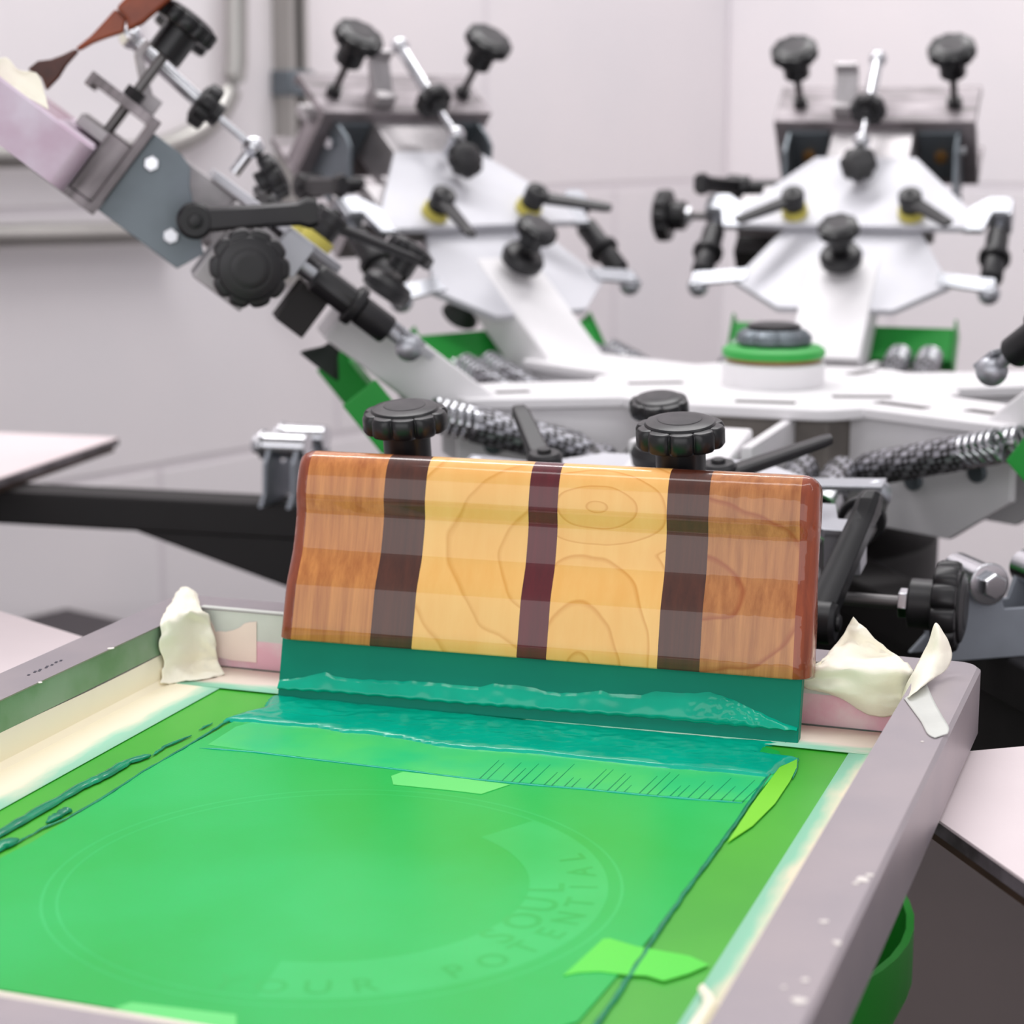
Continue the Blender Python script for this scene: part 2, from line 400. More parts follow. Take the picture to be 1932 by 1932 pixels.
def pallet(a_, label, PX0=0.70, hw=0.24):
    t = thing('pallet', label, 'pallet', spoke(a_) @ Matrix.Translation((0, 0, ARM_TOP)), 'print pallets of the lower carousel')
    MB().box(PX0, PX0+0.56, -hw, hw, 0.0140, 0.0155).build('laminate_face', M['pallet'], t)
    MB().box(PX0, PX0+0.56, -hw, hw, 0.0070, 0.0140).build('edge_band', M['pallet_edge'], t)
    MB().box(PX0+0.004, PX0+0.556, -hw+0.004, hw-0.004, 0.0002, 0.0070).build('core', M['pallet_core'], t)
pallet(-55, 'white pallet whose corner shows beside the right bar of the screen frame')
pallet(-115, 'white pallet peeking out beyond the left bar of the screen frame')
pallet(-175, 'white pallet seen edge-on at the far end of the black arm', 0.745, 0.225)

# ---------------------------------------------------------------- white turret
ZT = CAMZ-0.232
tur = thing('turret', 'white octopus-armed turret plate in the middle of the press', 'press turret', Matrix.Translation(CEN+Vector((0, 0, ZT))) @ Matrix.Rotation(TH, 4, 'Z'))
tur['label'] = 'white steel turret with six spokes under the green disc'
star = []
for k in range(6):
    a_ = R(-90+60*k)
    tips = ((0.148, -0.07), (0.148, 0.07)) if k in (0, 3) else ((0.15, -0.055), (0.285, -0.05), (0.295, -0.03), (0.295, 0.03), (0.285, 0.05), (0.15, 0.055))
    for (r_, t_) in tips: star.append((r_*math.cos(a_)-t_*math.sin(a_), r_*math.sin(a_)+t_*math.cos(a_)))
    m_ = a_+R(30); star.append((0.165*math.cos(m_), 0.165*math.sin(m_)))
MB().prism(star, -0.010, 0.0).build('top_plate', M['white'], tur, bevel=0.002)
hexr = [(0.150*math.cos(R(60*k)), 0.150*math.sin(R(60*k))) for k in range(6)]
M['turret_inside'] = mat('shaded_hub_grey', (128, 122, 116), 0.5, 0.3, vary=0.3, vscale=18)  # the shade on the hub faces is put into this grey
MB().prism(hexr, -0.105, -0.0105).build('hub_drum', M['turret_inside'], tur, bevel=0.002)
hexb = [(0.178*math.cos(R(60*k)), 0.178*math.sin(R(60*k))) for k in range(6)]
MB().prism(hexb, -0.066, -0.056).build('flange', M['white'], tur, bevel=0.002)
MB().lathe([(0.055, -0.125), (0.06, -0.12), (0.06, -0.1055)], 32).build('collar', M['black_matte'], tur)
for k in range(6):
    mx = Matrix.Rotation(R(-90+60*k), 4, 'Z')
    for s_ in (-1, 1):
        y = s_*0.044
        sp_ = MB().prism([(0.13, -0.0105), (0.292, -0.0105), (0.292, -0.06), (0.235, -0.098), (0.13, -0.098)], y-0.004, y+0.004, Matrix.Rotation(PI/2, 4, 'X'))
        o = sp_.build('spoke_plate', M['white'], tur, mtx=mx, bevel=0.001)
        for (r_, z_) in ((0.2, -0.055), (0.262, -0.040)): MB().cyl((r_, -y-s_*0.0035, z_), (r_, -y-s_*0.009, z_), 0.008).build('bolt', M['zinc'], o, bevel=0.001)
MB().lathe([(0.0455, 0.0002), (0.0455, 0.019), (0.043, 0.0205)], 48).build('boss', M['white'], tur)
MB().lathe([(0.040, 0.0206), (0.0425, 0.0215), (0.0425, 0.0245)], 48).build('bearing_ring', M['brass'], tur)
MB().lathe([(0.0435, 0.0246), (0.0455, 0.0265), (0.0455, 0.0315), (0.041, 0.0345)], 56).build('disc', M['green'], tur, label='green disc on the middle of the turret')
MB().lathe([(0.031, 0.0347), (0.0335, 0.037), (0.0335, 0.044), (0.028, 0.049)], 48, lobes=8, depth=0.10).build('centre_nut', M['zinc'], tur, bevel=0.001)
MB().lathe([(0.0225, 0.0492), (0.0235, 0.050), (0.0235, 0.053), (0.017, 0.0545)], 36).build('centre_cap', M['black'], tur)
for (x, y, l, a_) in ((0.09, -0.06, 0.05, 0.3), (0.06, 0.11, 0.04, 1.2), (-0.10, -0.03, 0.05, 0.5), (0.02, -0.12, 0.05, 0.1), (-0.04, -0.22, 0.03, 1.4), (0.13, -0.10, 0.05, -0.5), (-0.2, -0.13, 0.03, 0.6), (0.2, -0.12, 0.035, -0.55)):
    MB().box(-l/2, l/2, -0.006, 0.006, 0.0001, 0.0006).build('slot', M['slot'], tur, mtx=Matrix.Translation((x, y, 0)) @ Matrix.Rotation(a_, 4, 'Z'))

# ---------------------------------------------------------------- print heads
def knob_mesh(name, r, h, hub_r, hub_h, lobes=10, mats=None, dome=True, flute=0.085):
    b = MB()
    b.lathe([(hub_r*0.92, -hub_h), (hub_r, -hub_h+0.001), (hub_r, 0.0)], 32)
    d = flute
    prof = [(r*0.80, 0.0), (r*0.95, h*0.06), (r, h*0.2), (r, h*0.78), (r*0.95, h*0.95), (r*0.86, h)]
    b.lathe(prof, 120, lobes=lobes, depth=d)
    if dome:
        b.lathe([(r*0.80, h*1.0005), (r*0.76, h*1.10), (r*0.58, h*1.20), (r*0.50, h*1.205)], 40)
        b.lathe([(r*0.50, h*1.2055), (r*0.48, h*1.225), (r*0.3, h*1.23)], 40, mi=1)
    return b.mesh(name, mats or [M['black_gloss'], M['cap']])
def lever_bm(L=0.088, w0=0.0085, w1=0.0065, th=0.009, hub_r=0.0115, hub_h=0.022, rise=0.28, paddle=False):
    # hub along z at the origin, arm along +x
    b = MB()
    b.lathe([(hub_r*0.95, 0), (hub_r, 0.001), (hub_r, hub_h*0.45), (hub_r*1.08, hub_h*0.5), (hub_r*1.08, hub_h*0.88), (hub_r*0.9, hub_h)], 28)
    b.lathe([(hub_r*0.45, hub_h), (hub_r*0.4, hub_h+0.0025), (hub_r*0.2, hub_h+0.003)], 16)
    n = 12; rows = []
    for k in range(n+1):
        t = k/n; x = hub_r*0.3+t*L
        w = w0+(w1-w0)*min(1, t*1.2)
        if paddle: w = w0*(1.0-0.10*math.sin(PI*t*0.8)) + (0.003 if t > 0.86 else 0)
        z = hub_h*0.55+rise*L*t
        tt = th*(1.0-0.25*t)
        if k == n: w *= 0.8; tt *= 0.8
        rows.append([(x, w*0.85*c+0.0*w, z+tt*0.5*s_) if abs(c) == 1 and abs(s_) == 1 else (x, w*c, z+tt*0.5*s_) for (c, s_) in ((-0.7, -1), (0.7, -1), (1, -0.5), (1, 0.5), (0.7, 1), (-0.7, 1), (-1, 0.5), (-1, -0.5))])
    vs = [p for r_ in rows for p in r_]; fs = []
    for k in range(n):
        for i in range(8):
            j = (i+1) % 8; fs.append((k*8+i, k*8+j, (k+1)*8+j, (k+1)*8+i))
    fs.append(list(range(8))[::-1]); fs.append([n*8+i for i in range(8)])
    b.add(vs, fs)
    return b
Ry, Rx, Rz = (lambda a: Matrix.Rotation(a, 4, 'Y')), (lambda a: Matrix.Rotation(a, 4, 'X')), (lambda a: Matrix.Rotation(a, 4, 'Z'))
T3 = lambda x, y, z: Matrix.Translation((x, y, z))
XZ = Rx(PI/2)                                    # prism drawn in (x, z), extruded along -y

CLAMP_KNOB = knob_mesh('clamp_knob', 0.0262, 0.0135, 0.0145, 0.024, 10, flute=0.12)
HEIGHT_KNOB = knob_mesh('height_knob', 0.0215, 0.012, 0.012, 0.014, 8, flute=0.13)
SIDE_KNOB = knob_mesh('side_knob', 0.0295, 0.0165, 0.0165, 0.016, 10, [M['black'], M['black']], flute=0.11)
WING_KNOB = knob_mesh('wing_knob', 0.0200, 0.013, 0.010, 0.008, 8, [M['black'], M['black']], flute=0.18)
def make_head():
    t = thing('print_head', '', 'print head')
    MB().box(-0.02, 0.135, -0.037, 0.037, -0.060, -0.012).build('arm_beam', M['white'], t, bevel=0.003)
    MB().prism([(0.055, -0.06), (0.055, 0.06), (0.095, 0.113), (0.18, 0.072), (0.18, -0.072), (0.095, -0.113)], -0.0215, -0.014).build('hinge_plate', M['plate'], t, bevel=0.001)
    MB().prism([(0.286, -0.055), (0.286, 0.055), (0.20, 0.122), (0.172, 0.122), (0.172, -0.122), (0.20, -0.122)], -0.0105, -0.003).build('tilt_plate', M['plate'], t, bevel=0.001)
    cb = MB().box(0.19, 0.344, -0.046, 0.046, -0.058, -0.0112)
    cb.box(0.20, 0.262, -0.082, -0.047, -0.052, -0.013); cb.box(0.20, 0.262, 0.047, 0.082, -0.052, -0.013)
    cb.build('carriage_block', M['alum'], t, bevel=0.002)
    MB().prism([(0.344, 0.0), (0.408, 0.0), (0.408, -0.012), (0.402, -0.012), (0.402, -0.008), (0.351, -0.008), (0.351, -0.082), (0.404, -0.082), (0.404, -0.089), (0.344, -0.089)], -0.112, 0.112, XZ).box(0.3512, 0.3712, -0.110, 0.110, -0.0815, -0.030).build('clamp_body', M['clamp'], t, bevel=0.001)
    MB().box(0.358, 0.396, -0.104, 0.104, -0.041, -0.031).build('pressure_bar', M['alum'], t, bevel=0.001)
    for s_ in (-1, 1):
        y = s_*0.094
        p = MB().prism([(0.3435, -0.010), (0.318, -0.010), (0.306, -0.014), (0.298, -0.026), (0.258, -0.062), (0.268, -0.084), (0.3435, -0.084)], -y-0.002, -y+0.002, XZ).build('side_plate', M['zinc'], t, bevel=0.0006)
        for (sx, sw) in ((0.287, -0.066), (0.332, -0.030)): MB().cyl((sx, y+s_*0.0018, sw), (sx, y+s_*0.008, sw), 0.0065, 6).build('bolt', M['chrome'], p, bevel=0.0008)
        fl = MB().box(0.3375, 0.3435, s_*0.094 if s_ > 0 else -0.062, s_*0.062 if s_ < 0 else 0.094, -0.072, -0.014) if False else MB().box(0.338, 0.3438, min(s_*0.05, s_*0.0918), max(s_*0.05, s_*0.0918), -0.076, -0.012)
        fp = fl.build('angle_bracket', M['zinc'], t, bevel=0.0006)
        MB().cyl((0.338, s_*0.074, -0.042), (0.331, s_*0.074, -0.042), 0.0075, 6).build('bolt', M['brass'], fp, bevel=0.0006)
        k = link('clamp_knob', CLAMP_KNOB, t, mtx=T3(0.373, s_*0.086, 0.066) @ Rz(s_*0.3), bevel=0.0004)
        MB().cyl((0, 0, -0.0965), (0, 0, -0.0245), 0.0042, 12).build('stem', M['dark_steel'], k)
        b = MB().cyl((0, 0, -0.0655), (0, 0, -0.057), 0.0085, 6); b.build('nut', M['black'], k)
    # tilt turnbuckle
    tb = MB().ball((0.272, 0, 0.031), 0.0095).cyl((0.272, 0, 0.004), (0.272, 0, 0.03), 0.005).cyl((0.272, 0, 0.031), (0.331, 0, 0.034), 0.0035).cyl((0.331, 0, 0.034), (0.398, 0, 0.040), 0.0065).ball((0.403, 0, 0.041), 0.010)
    tb.build('turnbuckle_rod', M['chrome'], t)
    link('wing_knob', WING_KNOB, t, mtx=T3(0.316, 0, 0.0335) @ Ry(PI/2) @ Rz(0.2))
    link('lock_knob', WING_KNOB, t, mtx=T3(0.247, 0, 0.0155) @ Ry(-R(25)))
    MB().cyl((0.243, 0, 0.004), (0.246, 0, 0.0095), 0.008).build('knob_post', M['dark_steel'], t)
    MB().prism([(0.352, 0.0003), (0.372, 0.0003), (0.372, 0.012), (0.392, 0.030), (0.392, 0.046), (0.386, 0.046), (0.386, 0.034), (0.362, 0.014), (0.352, 0.014)], -0.045, -0.020, XZ).build('anchor_bracket', M['alum'], t, bevel=0.001)
    # ratchet levers on yellow washers
    LV = lever_bm(L=0.074).mesh('ratchet_lever', M['black'])
    for s_ in (-1, 1):
        l = link('ratchet_lever', LV, t, mtx=T3(0.19, s_*0.062, 0.006) @ Rz(R(180-s_*60)), bevel=0.0006)
        MB().lathe([(0.0135, -0.0088), (0.0140, -0.0083), (0.0140, -0.0003)], 24).build('washer', M['yellow'], l, label='yellow washer')
    # height knob with its lock collar
    hk = link('height_knob', HEIGHT_KNOB, t, mtx=T3(0.114, 0, 0.036) @ Ry(R(4)))
    MB().lathe([(0.016, -0.0395), (0.0215, -0.036), (0.0225, -0.028), (0.019, -0.022), (0.010, -0.0195)], 32).build('lock_collar', M['black'], hk)
    MB().cyl((0, 0, -0.0194), (0, 0, -0.0142), 0.005).build('stud', M['dark_steel'], hk)
    # side knob on a threaded rod
    sk = link('side_knob', SIDE_KNOB, t, mtx=T3(0.234, 0.214, -0.046) @ Rx(-PI/2), bevel=0.0004)
    MB().cyl((0, 0, -0.078), (0, 0, -0.0165), 0.0045, 14).build('threaded_rod', M['dark_steel'], sk)
    MB().lathe([(0.0098, -0.0225), (0.0098, -0.0165)], 6).build('nut', M['chrome'], sk, bevel=0.0006)
    sb = MB().box(0.212, 0.258, 0.083, 0.136, -0.080, -0.034); sb.box(0.20, 0.252, 0.083, 0.108, -0.0335, -0.016)
    sb.build('slide_block', M['alum'], t, bevel=0.0015)
    slv = lever_bm(0.088, 0.0098, 0.0105, 0.019, 0.0130, 0.026, 0.25, True).cyl((0, 0, -0.0535), (0, 0, -0.0002), 0.008, 16).build('side_lever', M['black'], t, mtx=T3(0.282, 0.134, -0.044) @ Rx(-PI/2) @ Rz(R(-138)), bevel=0.0006)
    MB().box(0.160, 0.186, 0.083, 0.128, -0.068, -0.032).build('guide_block', M['black_matte'], t, bevel=0.001)
    for s_ in (-1, 1):
        y = s_*0.152
        ad = MB().cyl((0.085, y, -0.022), (0.215, y, -0.022), 0.0045, 14).ball((0.092, y, -0.022), 0.0115)
        ad.box(0.198, 0.222, y-0.012, y+0.012, -0.034, -0.006)
        ad.prism([(0.17, s_*0.118), (0.202, s_*0.118), (0.222, s_*0.14), (0.222, s_*0.16), (0.199, s_*0.16), (0.199, s_*0.145), (0.17, s_*0.138)], -0.010, -0.0036)
        ad.prism([(0.094, s_*0.10), (0.112, s_*0.10), (0.104, s_*0.158), (0.084, s_*0.158)], -0.0155, -0.0118)
        o = ad.build('micro_adjuster', M['satin'], t, bevel=0.0006)
        q = T3(0, y, -0.022) @ Ry(PI/2)
        MB().lathe([(0.0105, 0.113), (0.0118, 0.115), (0.0118, 0.140), (0.010, 0.142)], 24, q).lathe([(0.016, 0.1425), (0.0165, 0.144), (0.0165, 0.149), (0.0155, 0.150)], 28, q).lathe([(0.0118, 0.1505), (0.0118, 0.182), (0.0095, 0.185)], 24, q, lobes=10, depth=0.08).build('thimble', M['black'], o)
    MB().lathe([(0.020, -0.082), (0.019, -0.079), (0.008, -0.066), (0.006, -0.0605)], 24, T3(0.122, 0.030, 0)).build('bumper_foot', M['rubber'], t)
    MB().box(-0.020, 0.020, -0.116, 0.116, -0.012, -0.008, T3(0.062, 0, -0.0605) @ Ry(R(-14))).box(-0.020, -0.016, -0.116, 0.116, -0.030, -0.012, T3(0.062, 0, -0.0605) @ Ry(R(-14))).box(-0.022, 0.030, 0.1165, 0.1190, -0.040, -0.006, T3(0.062, 0, -0.0605) @ Ry(R(-14))).box(-0.022, 0.030, -0.1190, -0.1165, -0.040, -0.006, T3(0.062, 0, -0.0605) @ Ry(R(-14))).build('spring_bar', M['green'], t, bevel=0.002, label='green crossbar that holds the springs')
    return t
def spring(parent, p0, p1, rad, coil_from=0.72):
    # braided sleeve over a coil spring, p0 inner end, p1 outer end, in the head's frame
    p0 = Vector(p0); p1 = Vector(p1); L = (p1-p0).length; mx = axis(p0, p1-p0)
    Ls = L*coil_from; nt = 36; nl = max(8, int(Ls/0.0032)); b = MB(); vs = []; fs = []; ms = []
    for k in range(nl+1):
        z = Ls*k/nl
        for i in range(nt):
            a_ = 2*PI*i/nt
            bulge = 1+0.045*math.cos((i+k*2) * PI)
            rr = rad*(0.9 if k in (0, nl) else 1)*(1+0.05*math.sin(a_*7+k*1.6)*math.sin(a_*7-k*1.6))
            vs.append((rr*math.cos(a_), rr*math.sin(a_), z))
    for k in range(nl):
        for i in range(nt):
            j = (i+1) % nt; fs.append((k*nt+i, k*nt+j, (k+1)*nt+j, (k+1)*nt+i))
            ms.append(1 if ((i+k) % 3 == 0) != ((i-k) % 4 == 0) else 0)
    fs.append(list(range(nt))[::-1]); fs.append([nl*nt+i for i in range(nt)]); ms += [0, 0]
    o_ = len(b.v); b.add(vs, fs, mx); b.m = ms
    s_ = b.build('return_spring', [M['sleeve'], M['strand']], parent)
    c = MB(); turns = 5; pts = []
    for k in range(turns*16+1):
        a_ = 2*PI*k/16; z = Ls-0.004+(L-Ls-0.006)*k/(turns*16)
        pts.append(mx @ Vector((rad*0.86*math.cos(a_), rad*0.86*math.sin(a_), z)))
    pts += [mx @ Vector((0, 0, L-0.004)), mx @ Vector((0, 0, L+0.004))]
    c.tube(pts, 0.0022, 7).build('coil', M['chrome'], s_)
HEAD = make_head()
def place_head(a_, up, label, levers=(60, 60), first=False, sides=(-1, 1), dz=0.0, lift=0.0):
    h = HEAD if first else copy_tree(HEAD)
    h.matrix_world = Matrix.Translation((0, 0, dz)) @ head_frame(a_, up)
    for c in children(h):                        # the clamp slides on the carriage
        if lift and c.name.split('.')[0] in ('clamp_body', 'pressure_bar', 'clamp_knob'): c.location.z += lift
    tag(h, label, 'print head', 'print heads of the press')
    lv = [c for c in children(h) if c.name.split('.')[0] == 'ratchet_lever']
    lv.sort(key=lambda c: c.location.y)
    for c, ang in zip(lv, levers): c.rotation_euler = (0, 0, R(ang))
    inv = (Matrix.Translation((PIV_R, 0, PIV_Z+dz)) @ Matrix.Rotation(-R(up), 4, 'Y')).inverted()
    for s_ in sides:
        for y in (0.068, 0.099):
            spring(h, inv @ Vector((0.190, s_*y, CAMZ-0.274)), Vector((0.040, s_*y, -0.058)), 0.0135)
    return h
# lever directions: angle in the head's own plane for the y<0 and the y>0 lever
for a_, up, lab, lv in ((-150, 38, 'raised print head seen from the side, holding a screen up to the left', (-170, -175)),
                        (150, 40, 'raised empty print head between the bent conduit and the rear head, tilted away', (-125, 165)),
                        (91, 38, 'raised empty print head at the rear that faces straight forward', (-142, 142)),
                        (-30, 38, 'print head cut off at the right edge, its braided spring in front of the turret', (-120, 120))):
    place_head(a_, up, lab, lv)
place_head(-90, -8.5, 'lowered print head right behind the squeegee', (-148, 114), True, dz=-0.012, lift=0.031)

# ---------------------------------------------------------------- printing screens
XO, XI, YF, YB, BW, FH = 0.2565, 0.2265, -0.298, 0.302, 0.030, 0.038
def frame_mb():
    b = MB()
    r = 0.012
    outer = []
    for (cx, cy, a0) in ((XO-r, YB-r, 0), (-XO+r, YB-r, 90), (-XO+r, YF+r, 180), (XO-r, YF+r, 270)):
        for k in range(6): outer.append((cx+r*math.cos(R(a0+18*k)), cy+r*math.sin(R(a0+18*k))))
    inner = []
    for (cx, cy) in ((XI, YB-BW), (-XI, YB-BW), (-XI, YF+BW), (XI, YF+BW)): inner += [(cx, cy)]*6
    n = len(outer); c = 0.0020
    def ring(pts, d, z):
        out = []
        for (x, y) in pts: out.append((x-math.copysign(d, x), y-math.copysign(d, y), z))
        return out
    rings = [ring(outer, 0, 0), ring(outer, 0, FH-c), ring(outer, c, FH), ring(inner, -c, FH), ring(inner, 0, FH-c), ring(inner, 0, 0)]
    vs = [p for q in rings for p in q]; fs = []
    for k in range(6):
        k2 = (k+1) % 6
        for i in range(n):
            j = (i+1) % n; fs.append((k*n+i, k*n+j, k2*n+j, k2*n+i))
    b.add(vs, fs)
    return b
FRAME = frame_mb().mesh('frame', M['frame'], ang=25)

def stain_mat(name, base, stain, x_em, y_em, fade, side):
    # cream tape with ink wiped over it: the stain hugs the stencil edge, broken up by noise
    m = bpy.data.materials.new(name); m.use_nodes = True
    T = NT(m); b = T.bsdf
    tc = T.new('ShaderNodeTexCoord'); sp = T.new('ShaderNodeSeparateXYZ'); T.link(tc.outputs['Object'], sp.inputs[0])
    nz = T.new('ShaderNodeTexNoise'); nz.inputs['Scale'].default_value = 1.0; nz.inputs['Detail'].default_value = 4
    mp = T.new('ShaderNodeMapping'); mp.inputs['Scale'].default_value = (40, 11, 20) if side == 'x' else (12, 45, 20)
    T.link(tc.outputs['Object'], mp.inputs[0]); T.link(mp.outputs[0], nz.inputs['Vector'])
    src, e = (sp.outputs[0], x_em) if side == 'x' else (sp.outputs[1], y_em)
    ds = T.new('ShaderNodeMath', operation='SUBTRACT'); ds.inputs[1].default_value = e; T.link(src, ds.inputs[0])
    ab = T.new('ShaderNodeMath', operation='ABSOLUTE'); T.link(ds.outputs[0], ab.inputs[0])
    ad = T.new('ShaderNodeMath', operation='MULTIPLY_ADD'); ad.inputs[1].default_value = fade*2.6; T.link(nz.outputs[0], ad.inputs[0]); T.link(ab.outputs[0], ad.inputs[2])
    rp = T.new('ShaderNodeMapRange'); rp.inputs[1].default_value = fade*1.45; rp.inputs[2].default_value = fade*2.1; rp.inputs[3].default_value = 1; rp.inputs[4].default_value = 0
    T.link(ad.outputs[0], rp.inputs[0])
    mx = T.new('ShaderNodeMix', data_type='RGBA'); mx.inputs[6].default_value = (*lin(base), 1); mx.inputs[7].default_value = (*lin(stain), 1)
    T.link(rp.outputs[0], mx.inputs[0]); T.link(mx.outputs[2], b.inputs['Base Color'])
    b.inputs['Roughness'].default_value = 0.55
    return m
def mesh_mat():
    m = bpy.data.materials.new('green_emulsion'); m.use_nodes = True
    T = NT(m); b = T.bsdf
    tc = T.new('ShaderNodeTexCoord'); nz = T.new('ShaderNodeTexNoise'); nz.inputs['Scale'].default_value = 9; nz.inputs['Detail'].default_value = 3
    T.link(tc.outputs['Object'], nz.inputs['Vector'])
    mx = T.new('ShaderNodeMix', data_type='RGBA'); mx.inputs[6].default_value = (*lin((70, 184, 46)), 1); mx.inputs[7].default_value = (*lin((58, 172, 44)), 1)
    rp = T.new('ShaderNodeMapRange'); rp.inputs[1].default_value = 0.35; rp.inputs[2].default_value = 0.65
    T.link(nz.outputs[0], rp.inputs[0]); T.link(rp.outputs[0], mx.inputs[0]); T.link(mx.outputs[2], b.inputs['Base Color'])
    b.inputs['Roughness'].default_value = 0.4
    return m
def film_mat():
    m = bpy.data.materials.new('wiped_ink_film'); m.use_nodes = True
    T = NT(m); b = T.bsdf
    tc = T.new('ShaderNodeTexCoord'); nz = T.new('ShaderNodeTexNoise'); nz.inputs['Scale'].default_value = 7; nz.inputs['Detail'].default_value = 5
    T.link(tc.outputs['Object'], nz.inputs['Vector'])
    mx = T.new('ShaderNodeMix', data_type='RGBA'); mx.inputs[6].default_value = (*lin((30, 184, 76)), 1); mx.inputs[7].default_value = (*lin((40, 195, 98)), 1)
    rp = T.new('ShaderNodeMapRange'); rp.inputs[1].default_value = 0.35; rp.inputs[2].default_value = 0.65
    T.link(nz.outputs[0], rp.inputs[0]); T.link(rp.outputs[0], mx.inputs[0]); T.link(mx.outputs[2], b.inputs['Base Color'])
    b.inputs['Roughness'].default_value = 0.34; b.inputs['Specular IOR Level'].default_value = 0.28
    n2 = T.new('ShaderNodeTexNoise'); n2.inputs['Scale'].default_value = 900; T.link(tc.outputs['Object'], n2.inputs['Vector'])
    bp = T.new('ShaderNodeBump'); bp.inputs['Strength'].default_value = 0.05; bp.inputs['Distance'].default_value = 0.001
    T.link(n2.outputs[0], bp.inputs['Height']); T.link(bp.outputs[0], b.inputs['Normal'])
    return m
M['emulsion'] = mesh_mat(); M['film'] = film_mat()
MINT = (166, 226, 194); CREAM = (250, 240, 212)
M['tape_l'] = stain_mat('left_tape_stained', CREAM, MINT, -0.188, 0, 0.022, 'x')
M['tape_r'] = stain_mat('right_tape_stained', CREAM, (158, 224, 192), 0.195, 0, 0.018, 'x')
M['tape_b'] = stain_mat('rear_tape_stained', (252, 236, 224), (160, 226, 196), 0, 0.226, 0.016, 'y')
EL, ER, EB, ET = -0.188, 0.195, -0.193, 0.226

scr = thing('printing_screen', 'aluminium printing screen with green stencil lying flat under the squeegee', 'printing screen', SCREEN)
link('frame', FRAME, scr)
MB().box(-XI+0.0002, XI-0.0002, YF+BW+0.0002, YB-BW-0.0002, -0.0012, 0.0).build('stencil_mesh', M['emulsion'], scr, smooth=False)
# tape: left runs up the inner wall
lt = MB(); z_l = 0.019
rows = []
for k in range(13):
    y = YF+BW+0.001+(YB-BW-0.002-YF-BW)*k/12
    w = 0.0012*noise.noise((y*9, 1, 0))
    rows.append([(-XI+0.0006, y, z_l+w), (-XI+0.0012, y, 0.004), (-XI+0.0045, y, 0.0009), (EL, y, 0.0007)])
lt.sheet(rows); lt.build('edge_tape', M['tape_l'], scr, thick=0.0003, label='cream tape along the left bar')
rt = MB(); rows = []
for k in range(13):
    y = YF+BW+0.001+(YB-BW-0.002-YF-BW)*k/12
    rows.append([(ER, y, 0.0007), (XI-0.0045, y, 0.0009), (XI-0.0012, y, 0.004), (XI-0.0006, y, 0.019)])
rt.sheet(rows); rt.build('edge_tape', M['tape_r'], scr, thick=0.0003, label='cream tape along the right bar')
MB().sheet([[(x, ET+0.0003, 0.0011), (x, YB-BW-0.004, 0.0012)] for x in (EL-0.036, -0.1, 0.0, 0.1, ER+0.029)]).build('edge_tape', M['tape_b'], scr, thick=0.0003, label='pale pink tape behind the stencil')
MB().sheet([[(x, YF+BW+0.0006, 0.012), (x, YF+BW+0.003, 0.0012), (x, EB, 0.0011)] for x in (-XI+0.002, -0.1, 0, 0.1, XI-0.002)]).build('edge_tape', M['mask'], scr, thick=0.0003, label='cream tape along the front bar')
# tape on the rear inner wall: grey white above, pink below
yb = YB-BW-0.0006
MB().box(-XI+0.003, XI-0.003, yb-0.0006, yb, 0.0195, FH+0.0006).box(-XI+0.003, 0.0, yb, yb+0.004, FH+0.0002, FH+0.0007).build('wall_tape', M['mask_grey'], scr, label='grey white tape on the rear inner wall')
MB().box(-XI+0.003, XI-0.003, yb-0.0008, yb-0.0002, 0.0016, 0.0195).build('wall_tape', M['mask_pink'], scr, label='pink stained tape on the rear inner wall')
# pale torn overlay on the pink tape at the left
pt = []
for (px, py) in ((393, 1178), (398, 1172), (403, 1182), (406, 1192), (414, 1191), (426, 1192), (440, 1189), (452, 1184), (462, 1176), (470, 1174), (484, 1173), (484, 1250), (440, 1246), (400, 1238), (392, 1234)):
    p = on_wall(px, py, yb-0.0012); pt.append((p.x, p.z))
MB().prism(pt, -(yb-0.0010), -(yb-0.0014), Rx(PI/2)).build('torn_tape', M['mask_pale'], scr, label='torn pale tape stuck over the pink one')
M['stain'] = mat('green_grey_ink_stain', (150, 172, 150), 0.5, 0.2, vary=0.5, vscale=22, second=(116, 152, 112))
MB().box(-XI+0.0001, -XI+0.0005, YF+BW+0.001, 0.255, 0.0195, FH-0.0015).build('ink_stain', M['stain'], scr, label='green grey ink stain on the inner side of the left bar')
# small flecks and pen marks on the bars
mk = MB()
for (px, py, l) in ((54, 1273, 6), (66, 1267, 9), (75, 1264, 12), (88, 1258, 12), (98, 1254, 7), (106, 1249, 8), (115, 1246, 7)):
    p = on_screen(px, py, FH+0.0002)
    mk.box(-0.0004*l/2, 0.0004*l/2, -0.0007, 0.0007, 0, 0.0001, T3(p.x, p.y, FH+0.0001) @ Rz(1.9))
mk.build('pen_marks', M['mark'], scr)
fk = MB()
for (px, py, r_) in ((1626, 1660, 0.0035), (1640, 1652, 0.002), (1614, 1668, 0.0015), (1520, 1850, 0.0016), (1478, 1864, 0.0011), (1508, 1890, 0.003), (1555, 1740, 0.0018), (1740, 1400, 0.001), (76, 1288, 0.0016), (210, 1224, 0.0022), (1580, 1780, 0.002)):
    p = on_screen(px, py, FH); n_ = 9
    poly = [(p.x+r_*(0.6+0.6*random.random())*math.cos(2*PI*k/n_), p.y+r_*(0.6+0.6*random.random())*math.sin(2*PI*k/n_)) for k in range(n_)]
    fk.prism(poly, FH+0.0001, FH+0.0004)
fk.build('dried_flecks', M['fleck'], scr)
